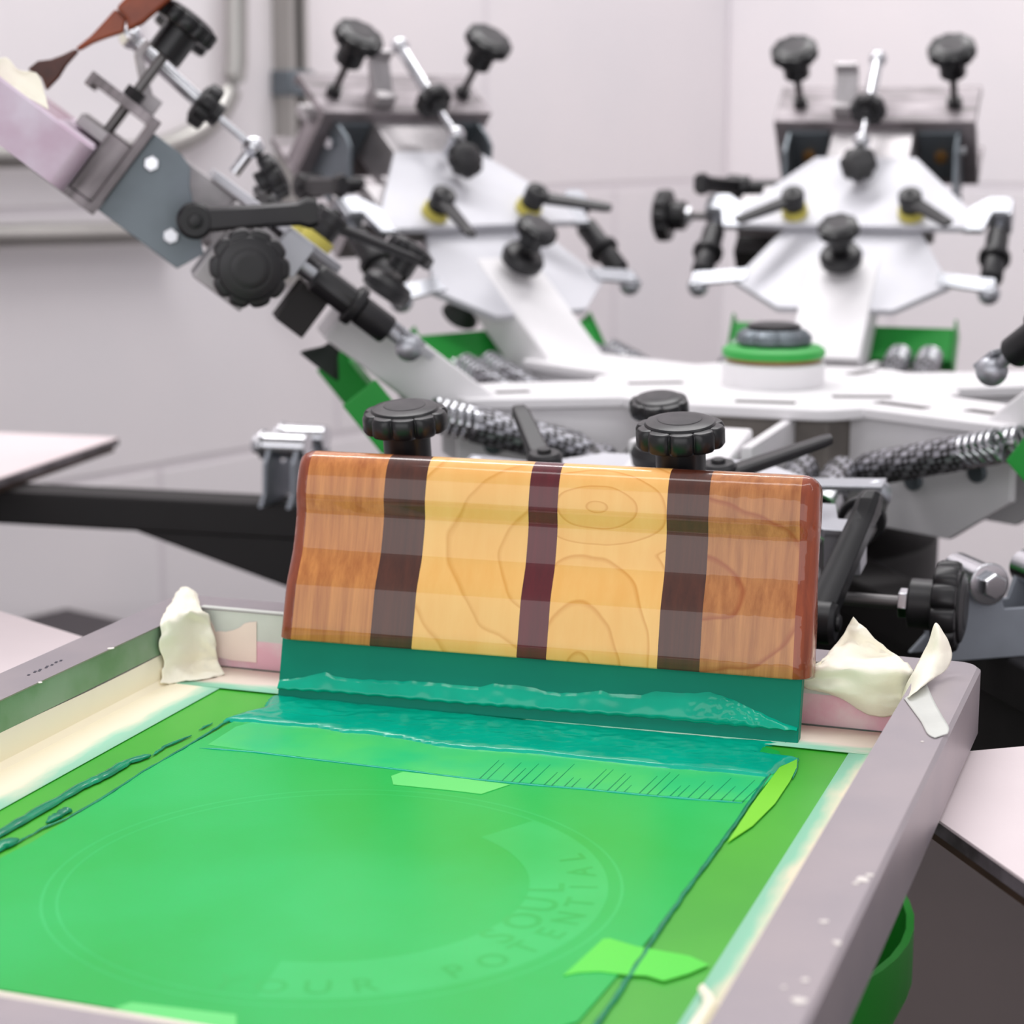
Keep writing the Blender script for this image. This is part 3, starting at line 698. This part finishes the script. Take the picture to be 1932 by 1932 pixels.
# clear tape patches and bare strips over the stencil
def flat(name, pix, m, z, label=None, th=0.0003):
    poly = [(on_screen(px, py).x, on_screen(px, py).y) for (px, py) in pix]
    return MB().prism(poly, z, z+th).build(name, m, scr, smooth=False, label=label)
flat('tape_patch', [(1062, 1846), (1138, 1776), (1150, 1775), (1200, 1790), (1300, 1808), (1338, 1825), (1300, 1842), (1252, 1856), (1220, 1846), (1180, 1844), (1130, 1838), (1090, 1840)], M['bright_patch'], 0.0009, 'bright green clear tape patch by the right edge')
flat('tape_patch', [(738, 1468), (760, 1460), (800, 1464), (962, 1484), (908, 1502), (860, 1496), (742, 1484)], M['bright_patch_b'], 0.0009, 'pale green tape patch in front of the ink')
flat('tape_patch', [(215, 1908), (248, 1896), (446, 1920), (446, 1945), (330, 1932)], M['bright_patch_b'], 0.0009, 'pale green tape patch at the front bar')
flat('bare_stencil', [(1504, 1436), (1503, 1452), (1490, 1478), (1462, 1520), (1420, 1562), (1372, 1594), (1420, 1520), (1470, 1452)], M['yellow_patch'], 0.0009, 'yellow green bare strip beside the ink ridge')
# faded round emblem: rings and letters of the stencil
EC = Vector((0.011, -0.042)); EZ = 0.00083
def ring_mb(b, r0, r1, a0=0, a1=360, n=96):
    vs = []; fs = []
    for k in range(n+1):
        a_ = R(a0+(a1-a0)*k/n)
        for r_ in (r0, r1): vs.append((EC.x+r_*math.cos(a_), EC.y+r_*math.sin(a_), EZ))
    for k in range(n): fs.append((2*k, 2*k+1, 2*k+3, 2*k+2))
    b.add(vs, fs)
def letters(b, text, rad, size, a_start, a_step, inward=True):
    for k, ch in enumerate(text):
        if ch == ' ': continue
        cu = bpy.data.curves.new('letter', 'FONT'); cu.body = ch; cu.size = size; cu.align_x = 'CENTER'; cu.resolution_u = 3; cu.offset = size*0.015
        ob = bpy.data.objects.new('letter', cu); COL.objects.link(ob)
        dg = bpy.context.evaluated_depsgraph_get(); me = ob.evaluated_get(dg).to_mesh()
        a_ = R(a_start+a_step*k)
        rot = a_+PI/2 if inward else a_-PI/2
        mx = T3(EC.x+rad*math.cos(a_), EC.y+rad*math.sin(a_), EZ) @ Rz(rot)
        b.add([v.co for v in me.vertices], [list(p.vertices) for p in me.polygons], mx)
        ob.evaluated_get(dg).to_mesh_clear(); bpy.data.objects.remove(ob); bpy.data.curves.remove(cu)
em = MB()
ring_mb(em, 0.1290, 0.1304)
ring_mb(em, 0.088, 0.1235, -80, 62)
ring_mb(em, 0.1222, 0.1235, 62, 280)
ro = em.build('stencil_emblem', M['emblem'], scr, smooth=False, label='faded round emblem with lettering')
EZ = 0.00087
for args in (('POTENTIAL', 0.1185, 0.018, -40, 9.5), ('SOUL', 0.1035, 0.0235, -20, 12), ('YOUR', 0.1185, 0.018, -88, 9.5)):
    em = MB(); letters(em, *args); em.build('lettering', M['emblem_text'], ro, smooth=False)

# crumpled masking tape at the two rear corners
def ribbon(name, rows, m, label=None, sub=2, th=0.0004, crumple=0.0, parent=None):
    # resample the control grid, then crease it like thin paper
    F = 6; R_ = [[Vector(p) for p in r_] for r_ in rows]
    def cr(a, b, c, d, t): return 0.5*((2*b)+(c-a)*t+(2*a-5*b+4*c-d)*t*t+(3*b-a-3*c+d)*t*t*t)
    def line(P):
        out = []; n_ = len(P)
        for k in range(n_-1):
            for q in range(F): out.append(cr(P[max(k-1, 0)], P[k], P[k+1], P[min(k+2, n_-1)], q/F))
        return out+[P[-1]]
    G = [line(r_) for r_ in R_]
    cols = [line([g[c_] for g in G]) for c_ in range(len(G[0]))]
    G = [[cols[c_][r_] for c_ in range(len(cols))] for r_ in range(len(cols[0]))]
    for a_, g in enumerate(G):
        for b_ in range(len(g)):
            p = g[b_]; q = p*85
            h = abs(noise.noise((q.x, q.y, q.z)))*1.3+0.6*abs(noise.noise((q.x*2.3+5, q.y*2.3, q.z*2.3)))-0.35
            g[b_] = p+Vector((0.15, -0.75, 0.65))*h*crumple
    return MB().sheet(G).build(name, m, parent or scr, thick=th, label=label, ang=50)
def tray(px, py, off=0.0, z=None):               # where the pixel's ray meets the screen frame, lifted off it towards the camera
    o = SCREEN_I @ Vector((0, 0, CAMZ)); d = SCREEN_I.to_3x3() @ ray(px, py); d.normalize(); best = None
    def ok(k, f):
        nonlocal best
        p = o+d*k
        if k > 0 and f(p) and (best is None or k < best): best = k
    ok((FH-o.z)/d.z, lambda p: abs(p.x) <= XO and YF <= p.y <= YB and not (abs(p.x) < XI and YF+BW < p.y < YB-BW))
    ok((0.0012-o.z)/d.z, lambda p: abs(p.x) <= XI and YF+BW <= p.y <= YB-BW)
    ok((YB-BW-0.001-o.y)/d.y, lambda p: abs(p.x) <= XI and 0 <= p.z <= FH)
    ok((-XI+0.001-o.x)/d.x, lambda p: p.y <= YB-BW and 0 <= p.z <= FH)
    if best is None: best = (0.292-o.y)/d.y
    return o+d*(best-off)
def pos(lst): return [tray(px, py, off*0.001) for (px, py, off) in lst]
ribbon('crumpled_tape', [
    pos([(328, 1130, 14), (340, 1111, 12), (356, 1108, 12), (374, 1124, 10)]),
    pos([(312, 1152, 12), (336, 1142, 16), (360, 1136, 16), (380, 1150, 10)]),
    pos([(302, 1172, 8), (332, 1160, 14), (358, 1154, 16), (394, 1160, 8)]),
    pos([(304, 1196, 5), (330, 1186, 12), (364, 1172, 14), (398, 1182, 8)]),
    pos([(300, 1222, 4), (332, 1214, 10), (368, 1200, 16), (406, 1204, 10)]),
    pos([(310, 1246, 4), (336, 1236, 9), (374, 1228, 16), (408, 1224, 9)]),
    pos([(306, 1268, 4), (340, 1260, 7), (374, 1254, 12), (412, 1248, 7)]),
    pos([(304, 1292, 3), (340, 1286, 3), (378, 1282, 4), (424, 1272, 3)])], M['mask'], 'crumpled cream tape folded over the left rear corner', crumple=0.0045)
ribbon('crumpled_tape', [
    pos([(1566, 1232, 6), (1590, 1200, 4), (1600, 1180, 3), (1610, 1164, 2)]),
    pos([(1548, 1248, 10), (1588, 1220, 8), (1624, 1200, 6), (1650, 1204, 4)]),
    pos([(1530, 1260, 12), (1586, 1246, 12), (1650, 1236, 12), (1696, 1240, 8)]),
    pos([(1516, 1270, 10), (1584, 1262, 16), (1652, 1260, 16), (1722, 1264, 10)]),
    pos([(1512, 1282, 8), (1580, 1280, 12), (1650, 1284, 18), (1716, 1284, 8)]),
    pos([(1516, 1296, 6), (1578, 1302, 14), (1646, 1308, 12), (1712, 1304, 6)]),
    pos([(1552, 1304, 4), (1602, 1320, 8), (1650, 1330, 10), (1704, 1326, 5)]),
    pos([(1580, 1310, 2), (1624, 1340, 3), (1656, 1352, 4), (1690, 1348, 3)])], M['mask'], 'large torn tape flag standing at the right rear corner', crumple=0.0035)
ribbon('crumpled_tape', [
    pos([(1760, 1186, 20), (1765, 1176, 20), (1772, 1182, 18)]),
    pos([(1752, 1212, 22), (1772, 1204, 28), (1788, 1208, 20)]),
    pos([(1738, 1240, 22), (1764, 1236, 30), (1796, 1236, 20)]),
    pos([(1722, 1270, 18), (1752, 1268, 26), (1786, 1262, 16)]),
    pos([(1708, 1296, 12), (1734, 1296, 18), (1762, 1280, 12)]),
    pos([(1700, 1320, 4), (1714, 1316, 8), (1734, 1298, 6)])], M['mask'], 'narrow curled tape flag leaning over the right bar', crumple=0.0015)
tpz = FH+0.0006
ribbon('flat_tape', [[tuple(on_screen(px, py, tpz)) for (px, py) in row] for row in (
    ((1706, 1318), (1748, 1290)), ((1722, 1340), (1760, 1318)), ((1738, 1362), (1776, 1348)), ((1750, 1384), (1790, 1372)), ((1764, 1392), (1788, 1384)))], M['mask_grey'], 'flat tape strip stuck on top of the right bar', sub=1)
ribbon('loose_tape', [pos([(1316, 1866, 5), (1326, 1856, 9), (1338, 1872, 5)]), pos([(1326, 1892, 6), (1342, 1882, 12), (1358, 1896, 4)]), pos([(1304, 1925, 4), (1330, 1912, 12), (1352, 1908, 3)]), pos([(1290, 1950, 3), (1320, 1940, 6), (1340, 1930, 2)])], M['mask'], 'loose tape tail by the front right corner', sub=1)

# raised screen in the left head
SCR2 = head_frame(-150, 38) @ T3(0.672+0.002, 0, -0.0815) @ Rz(PI/2)
M['frame_lilac'] = mat('lilac_stained_aluminium', (214, 202, 216), 0.45, 0.3, vary=0.3, vscale=22, second=(196, 172, 190))
M['mesh_white'] = mat('pale_screen_mesh', (226, 220, 200), 0.6)
s2 = thing('printing_screen', 'raised printing screen with lilac stained frame held by the left print head', 'printing screen', SCR2)
fm2 = FRAME.copy(); fm2.materials.clear(); fm2.materials.append(M['frame_lilac'])
link('frame', fm2, s2)
MB().box(-XI+0.0002, XI-0.0002, YF+BW+0.0002, YB-BW-0.0002, -0.0012, 0.0).build('stencil_mesh', M['mesh_white'], s2, smooth=False)
S2I = SCR2.inverted()
def on_s2(px, py, x):                            # point in the raised screen's frame at its own x
    o = S2I @ Vector((0, 0, CAMZ)); d = S2I.to_3x3() @ ray(px, py); return o+d*((x-o.x)/d.x)
def rib2(rows, label):
    return ribbon('crumpled_tape', [[on_s2(*p) for p in r_] for r_ in rows], M['mask'], label, crumple=0.002, parent=s2)
rib2([[(-40, 116, .24), (12, 110, .235), (30, 128, .238), (48, 138, .24)], [(-40, 130, .236), (10, 134, .236), (40, 140, .238), (72, 142, .242)], [(-40, 146, .240), (20, 158, .240), (54, 166, .242), (84, 176, .244)], [(-40, 150, .246), (20, 166, .248), (60, 190, .25), (92, 206, .25)]], 'cream tape folded up over the end of the raised frame')

# wooden tool lying against the raised screen
TX = 0.10
tool = thing('wood_handled_tool', 'dark red brown wooden tool leaning on the raised screen at the top left', 'tool', SCR2)
def tool_part(name, outline, m, th):
    poly = [on_s2(px, py, TX) for (px, py) in outline]
    n_ = len(poly)
    b = MB(); b.add([(p.x-th, p.y, p.z) for p in poly]+[(p.x+th, p.y, p.z) for p in poly],
          [list(range(n_)), list(range(n_, 2*n_))[::-1]]+[(i, n_+i, n_+(i+1) % n_, (i+1) % n_) for i in range(n_)])
    return b.build(name, m, tool, bevel=0.003)
tool_part('blade_end', [(52, 131), (72, 115), (96, 112), (118, 104), (142, 92), (150, 97), (126, 124), (112, 147), (88, 172), (78, 146)], M['tool_dark'], 0.006)
tool_part('grip', [(142.5, 91.5), (172, 68), (196, 42), (218, 17), (238, 38), (234, 62), (202, 72), (176, 82), (150.5, 96.5)], M['tool_red'], 0.008)
tool_part('head_block', [(218.5, 16), (238, -4), (330, -46), (345, -20), (300, 20), (270, 46), (240, 60), (238.6, 37)], M['tool_red'], 0.010)

# ---------------------------------------------------------------- ink on the screen
def inside(p, poly):
    c = False; j = len(poly)-1
    for i in range(len(poly)):
        if (poly[i][1] > p[1]) != (poly[j][1] > p[1]) and p[0] < (poly[j][0]-poly[i][0])*(p[1]-poly[i][1])/(poly[j][1]-poly[i][1])+poly[i][0]: c = not c
        j = i
    return c
def seg_d(p, a, b):
    ax, ay = a; bx, by = b; dx, dy = bx-ax, by-ay; l = dx*dx+dy*dy
    t = max(0, min(1, ((p[0]-ax)*dx+(p[1]-ay)*dy)/l)) if l else 0
    return math.hypot(p[0]-ax-t*dx, p[1]-ay-t*dy)
def puddle(poly, h, edge, step, z0, nz=0.35, ns=90):
    xs = [p[0] for p in poly]; ys = [p[1] for p in poly]
    x0, y0 = min(xs)-step, min(ys)-step; nx = int((max(xs)-x0)/step)+3; ny = int((max(ys)-y0)/step)+3
    idx = {}; b = MB(); vs = []; fs = []
    def hgt(p):
        if not inside(p, poly): return None
        d = min(seg_d(p, poly[i], poly[(i+1) % len(poly)]) for i in range(len(poly)))
        k = min(1, d/edge); k = math.sqrt(max(0, 1-(1-k)**2))
        return z0+h*k*(1+nz*noise.noise((p[0]*ns, p[1]*ns*1.6, 3.0))+nz*0.8*noise.noise((p[0]*ns*3, p[1]*ns*4, 7.0)))
    H = [[hgt((x0+i*step, y0+j*step)) for j in range(ny)] for i in range(nx)]
    for i in range(nx-1):
        for j in range(ny-1):
            q = [(i, j), (i+1, j), (i+1, j+1), (i, j+1)]
            if any(H[a_][c_] is not None for a_, c_ in q):
                f = []
                for a_, c_ in q:
                    if (a_, c_) not in idx:
                        idx[(a_, c_)] = len(vs); z = H[a_][c_]; vs.append((x0+a_*step, y0+c_*step, z if z is not None else z0-0.0006))
                    f.append(idx[(a_, c_)])
                fs.append(f)
    b.add(vs, fs)
    return b
def sxy(lst): return [(on_screen(px, py).x, on_screen(px, py).y) for (px, py) in lst]
ink = thing('ink_spread', 'wet teal green ink spread over the stencil in front of the squeegee', 'ink', SCREEN)
film = sxy([(455, 1356), (330, 1424), (270, 1458), (200, 1507), (130, 1548), (60, 1592), (0, 1622), (-140, 1700)])+[(-0.15, EB+0.002), (0.120, EB+0.002)]+sxy([(1090, 1932), (1160, 1850), (1245, 1750), (1290, 1690), (1340, 1620), (1420, 1510), (1480, 1445), (1470, 1420)])+[(0.15, 0.222), (-0.14, 0.212)]
MB().prism(film, 0.0004, 0.0008).build('wiped_film', M['film'], ink, smooth=False, label='thin mid green film of ink')
pool = sxy([(420, 1362), (455, 1350), (500, 1338), (512, 1318)])+[(-0.146, 0.2215), (0.0, 0.2235), (0.120, 0.228), (0.160, 0.2315)]+sxy([(1490, 1404), (1440, 1408), (1430, 1424), (1505, 1434), (1478, 1444), (1450, 1470), (1380, 1462), (1250, 1452), (1120, 1438), (1000, 1425), (900, 1418), (830, 1412), (760, 1397), (700, 1388), (650, 1386), (600, 1376), (540, 1372), (480, 1366)])
puddle(pool, 0.0022, 0.007, 0.0016, 0.0008, 0.22, 60).build('pool', M['ink'], ink, ang=80)
# squeegee stop line and streaks
def ridge(name, pix, r0, m=None, var=0.5, lab=None):
    pts = []; rad = []
    P = [Vector((*sxy([q])[0], 0)) for q in pix]
    for a_ in range(len(P)-1):
        for k in range(10):
            p = P[a_].lerp(P[a_+1], k/10); i = a_*10+k
            r_ = r0*(1+var*noise.noise((i*0.21, r0*1000, 0))+var*0.6*noise.noise((i*0.9, 4, 0)))
            p.z = 0.0008+r_*0.15; p.x += 0.0006*noise.noise((i*0.35, 7, 2)); pts.append(p); rad.append(max(0.0002, r_*min(1, 0.2+i/6, 0.2+(len(P)*10-10-i)/6)))
    tb_ = MB().tube(pts, rad, 10); tb_.v = [(x, y, 0.0008+max(-0.0002, (z-0.0008)*0.55)) for (x, y, z) in tb_.v]
    tb_.build(name, m or M['ink_dark'], ink, ang=80, label=lab)
ridge('ink_ridge', [(-60, 1610), (0, 1577), (60, 1542), (150, 1490), (200, 1466), (240, 1442), (288, 1427)], 0.0032, var=0.35, lab='thick ink ridge along the left edge')
ridge('ink_ridge', [(288, 1428), (310, 1412), (366, 1388)], 0.0012)
ridge('ink_ridge', [(375, 1380), (404, 1365)], 0.0010)
ridge('ink_ridge', [(-60, 1640), (0, 1602), (36, 1586)], 0.0040, var=0.5)
ridge('ink_ridge', [(20, 1600), (80, 1566), (130, 1545), (200, 1505), (270, 1458), (330, 1424), (380, 1394), (420, 1368), (455, 1352)], 0.0008, var=0.7)
ridge('ink_ridge', [(88, 1556), (120, 1536), (134, 1530)], 0.0030)
ridge('ink_ridge', [(376, 1414), (480, 1422), (560, 1432), (700, 1449), (760, 1456), (880, 1472), (1000, 1484), (1100, 1492), (1200, 1502), (1300, 1511), (1412, 1519)], 0.0010, M['ink'], var=0.6, lab='thin line of ink left where the squeegee stopped')
ridge('ink_ridge', [(1466, 1440), (1440, 1480), (1415, 1516), (1375, 1575), (1340, 1622), (1290, 1690), (1245, 1755), (1200, 1826), (1165, 1880), (1120, 1945), (1080, 2000)], 0.0011, var=0.45, lab='long straight ink line along the right edge')
ridge('ink_ridge', [(1506, 1432), (1502, 1456), (1494, 1474)], 0.0006)
sk_ = MB()
for k in range(26):
    px = 900+k*20+random.uniform(-5, 5); y0 = 1474+(px-880)*0.0845; l = random.uniform(14, 44)
    a_ = on_screen(px, y0); b_ = on_screen(px+l*1.05, y0-l)
    d = Vector((b_.x-a_.x, b_.y-a_.y, 0)); q = Vector((-d.y, d.x, 0)).normalized()*0.00028
    sk_.prism([(a_.x-q.x, a_.y-q.y), (b_.x-q.x*0.3, b_.y-q.y*0.3), (b_.x+q.x*0.3, b_.y+q.y*0.3), (a_.x+q.x, a_.y+q.y)], 0.0008, 0.0011)
sk_.build('ink_streaks', M['ink_dark'], ink, smooth=False)
# brighter, wetter band between the stop line and the pool
M['film2'] = mat('wetter_ink_film', (44, 204, 124), 0.30, spec=0.3, vary=0.3, vscale=16, second=(84, 216, 110))
band = sxy([(392, 1408), (445, 1374), (480, 1364), (650, 1382), (830, 1408), (1000, 1421), (1250, 1448), (1460, 1466), (1415, 1514), (1300, 1509), (1100, 1490), (880, 1470), (700, 1447), (480, 1420)])
MB().prism(band, 0.0008, 0.00095).build('wiped_film', M['film2'], ink, smooth=False, label='brighter band of wet ink behind the stop line')

# ---------------------------------------------------------------- squeegee
BETA = R(15)
SQ = SCREEN @ T3(0.010, 0.2262, 0.0009) @ Rz(R(2.6)) @ Rx(-BETA)
sq = thing('squeegee', 'wooden squeegee of striped varnished wood with a teal blade, leaning behind the ink', 'squeegee', SQ)
ZB, HH, YC = 0.0352, 0.114, 0.005                # blade height showing, handle height, middle of the thickness
HWB, HWT = 0.1585, 0.1560
XOFF = 0.0028                                    # the blade sits a little left in the handle
PROF = [(0.000, 0.0142), (0.0008, 0.0150), (0.010, 0.0150), (0.020, 0.0150), (0.028, 0.0150), (0.0305, 0.0148), (0.0335, 0.0142), (0.040, 0.0124), (0.0455, 0.0108), (0.048, 0.0104), (0.051, 0.0102), (0.057, 0.0101), (0.064, 0.0102), (0.0675, 0.0106), (0.0695, 0.0111), (0.074, 0.0129), (0.0765, 0.0138), (0.079, 0.0143), (0.084, 0.0145), (0.089, 0.0144), (0.0920, 0.0140), (0.0950, 0.0130), (0.0975, 0.0115), (0.0997, 0.0092), (0.1012, 0.0062), (0.1018, 0.003)]
PROF = [(v*HH/0.1018, h) for v, h in PROF]
def section(inset):
    f = [(YC-max(0.001, h-inset), ZB+min(max(v, inset*0.3), HH-inset)) for v, h in PROF]
    g = [(YC+max(0.001, h-inset), z) for (y, z), (v, h) in zip(f, PROF)]
    return f+g[::-1]
def strip(x0, x1, m, name, label=None, left_end=False, right_end=False):
    # x0, x1 in -1..1 across the handle; the handle narrows a little to the top
    st_ = []; rr = 0.0095
    def xs(x, z): return x*(HWB+(HWT-HWB)*(z-ZB)/HH)
    if left_end:
        for k in range(7):
            a_ = PI/2*k/6; st_.append((x0, rr*(1-math.sin(a_)), rr*(1-math.cos(a_))))
        st_ = [(x0, rr*(1-math.cos(PI/2*k/6)), rr*(1-math.sin(PI/2*k/6))) for k in range(7)]
    else: st_ = [(x0, 0, 0)]
    st_ += [(x0+(x1-x0)*k/6, 0, 0) for k in range(1, 6) if not (left_end or right_end)] or []
    if right_end: st_ += [(x1, -rr*(1-math.sin(PI/2*k/6)), rr*(1-math.cos(PI/2*k/6))) for k in range(7)]
    else: st_ += [(x1, 0, 0)]
    b = MB(); vs = []; fs = []; n_ = 2*len(PROF)
    for (x, dx, ins) in st_:
        for (y, z) in section(ins): vs.append((xs(x, z)+dx+XOFF, y, z))
    for k in range(len(st_)-1):
        for i in range(n_):
            j = (i+1) % n_; fs.append((k*n_+i, (k+1)*n_+i, (k+1)*n_+j, k*n_+j))
    fs.append(list(range(n_))); fs.append([(len(st_)-1)*n_+i for i in range(n_)][::-1])
    b.add(vs, fs)
    if left_end or right_end:
        L_ = len(st_)-1; edge = [k for k in range(L_) if (k < 6 if left_end else k >= L_-6)]
        b.m = [1 if f//n_ in edge else 0 for f in range(L_*n_)]+[1, 1]; m = [m, M['cherry_edge_dimmed']]
    return b.build(name, m, sq, label=label, ang=50)
# px along the bottom edge of the handle -> fraction
def frac(px):
    A = SQ @ Vector((-HWB+XOFF, -0.01, ZB)); B = SQ @ Vector((HWB+XOFF, -0.01, ZB)); k = (px-966)/3830
    cam0 = Vector((0, 0, CAMZ)); a_ = A-cam0; b_ = B-cam0
    fa = a_.x-k*a_.dot(CF); fb = b_.x-k*b_.dot(CF); return 2*(fa/(fa-fb))-1
X = [frac(px) for px in (697, 776, 974, 1030, 1239, 1319)]
strip(-1, X[0], M['cherry_plain'], 'end_block', 'reddish end block at the left', left_end=True)
strip(X[0], X[1], M['walnut'], 'dark_stripe', 'dark brown stripe left of the middle')
strip(X[1], X[2], M['maple'], 'maple_block', 'pale maple block left of the wine red stripe')
strip(X[2], X[3], M['purple'], 'red_stripe', 'wine red stripe in the middle')
strip(X[3], X[4], M['maple_fig'], 'maple_block', 'pale maple block with curved grain right of the wine red stripe')
strip(X[4], X[5], M['walnut'], 'dark_stripe', 'dark brown stripe right of the middle')
strip(X[5], 1, M['cherry'], 'end_block', 'reddish end block at the right with dark figure', right_end=True)
BL = 0.1557
MB().box(-BL, BL, 0.0, 0.0095, 0.0, ZB+0.004).build('blade', M['blade'], sq, bevel=0.0006)
# ink clinging to the blade
top_pts = [(522, 1284), (545, 1281), (575, 1277), (600, 1271), (614, 1267), (628, 1274), (645, 1279), (690, 1282), (710, 1283), (740, 1284), (800, 1286), (860, 1292), (905, 1296), (930, 1290), (990, 1294), (1020, 1302), (1060, 1308), (1110, 1306), (1135, 1302), (1150, 1309), (1210, 1311), (1240, 1304), (1290, 1308), (1340, 1306), (1380, 1318), (1420, 1338), (1460, 1356), (1500, 1372), (1508, 1374)]
low_pts = [(522, 1300), (560, 1303), (640, 1308), (740, 1317), (840, 1326), (940, 1334), (1040, 1342), (1140, 1349), (1240, 1356), (1340, 1366), (1440, 1374), (1508, 1380)]
SQI = SQ.inverted()
def on_blade(px, py):
    o = SQI @ Vector((0, 0, CAMZ)); d = SQI.to_3x3() @ ray(px, py); p = o+d*(-o.y/d.y); return p.x, p.z
TP = [on_blade(*p) for p in top_pts]; LP = [on_blade(*p) for p in low_pts]
def interp(L_, x):
    for (x0, z0), (x1, z1) in zip(L_, L_[1:]):
        if x <= x1: return z0+(z1-z0)*(x-x0)/(x1-x0) if x > x0 else z0
    return L_[-1][1]
nx, nz_ = 260, 14; vs = []; fs = []
for i in range(nx+1):
    x = -BL+0.0006+(2*BL-0.0012)*i/nx
    zt = interp(TP, x)+0.0006*noise.noise((x*160, 0, 0)); zl = interp(LP, x)+0.0007*abs(math.sin(x*300+1.5*math.sin(x*40)))-0.0004
    zt = max(zt, zl+0.0006)
    lump = max(0, 1-abs(x-0.118)/0.03)
    for k in range(nz_+1):
        t = k/nz_; z = zl+(zt-zl)*t
        prof = min(1, t/0.10)**0.5*min(1, (1-t)/0.22)**0.6
        th = (0.0006+0.0024*(1-t)**0.7)*prof*(1+0.25*noise.noise((x*110, z*120, 2)))+lump*prof*0.0016*noise.noise((x*420, z*420, 5))
        vs.append((x, -0.0002-max(0, th), z))
for i in range(nx):
    for k in range(nz_):
        a_ = i*(nz_+1)+k; fs.append((a_, a_+nz_+1, a_+nz_+2, a_+1))
b = MB(); b.add(vs, fs); b.build('ink_coat', M['ink'], sq, ang=80, label='wet teal ink clinging to the blade')

# ---------------------------------------------------------------- green bin below
bn = Vector((0.077, 1.27, 0))
bin_ = thing('green_bin', 'green plastic bin with a flared rim below the screen frame', 'bin', Matrix.Translation(bn))
MB().lathe([(0.03, 0.0), (0.13, 0.0), (0.165, 0.70), (0.160, 0.70), (0.126, 0.008), (0.03, 0.008)], 48).build('body', M['bin'], bin_)
MB().lathe([(0.1655, 0.702), (0.169, 0.735), (0.186, 0.775), (0.186, 0.812), (0.181, 0.812), (0.181, 0.778), (0.164, 0.736), (0.161, 0.702)], 48).build('rim', M['bin'], bin_)

# remove helper text leftovers
for c in list(bpy.data.curves):
    if c.users == 0: bpy.data.curves.remove(c)
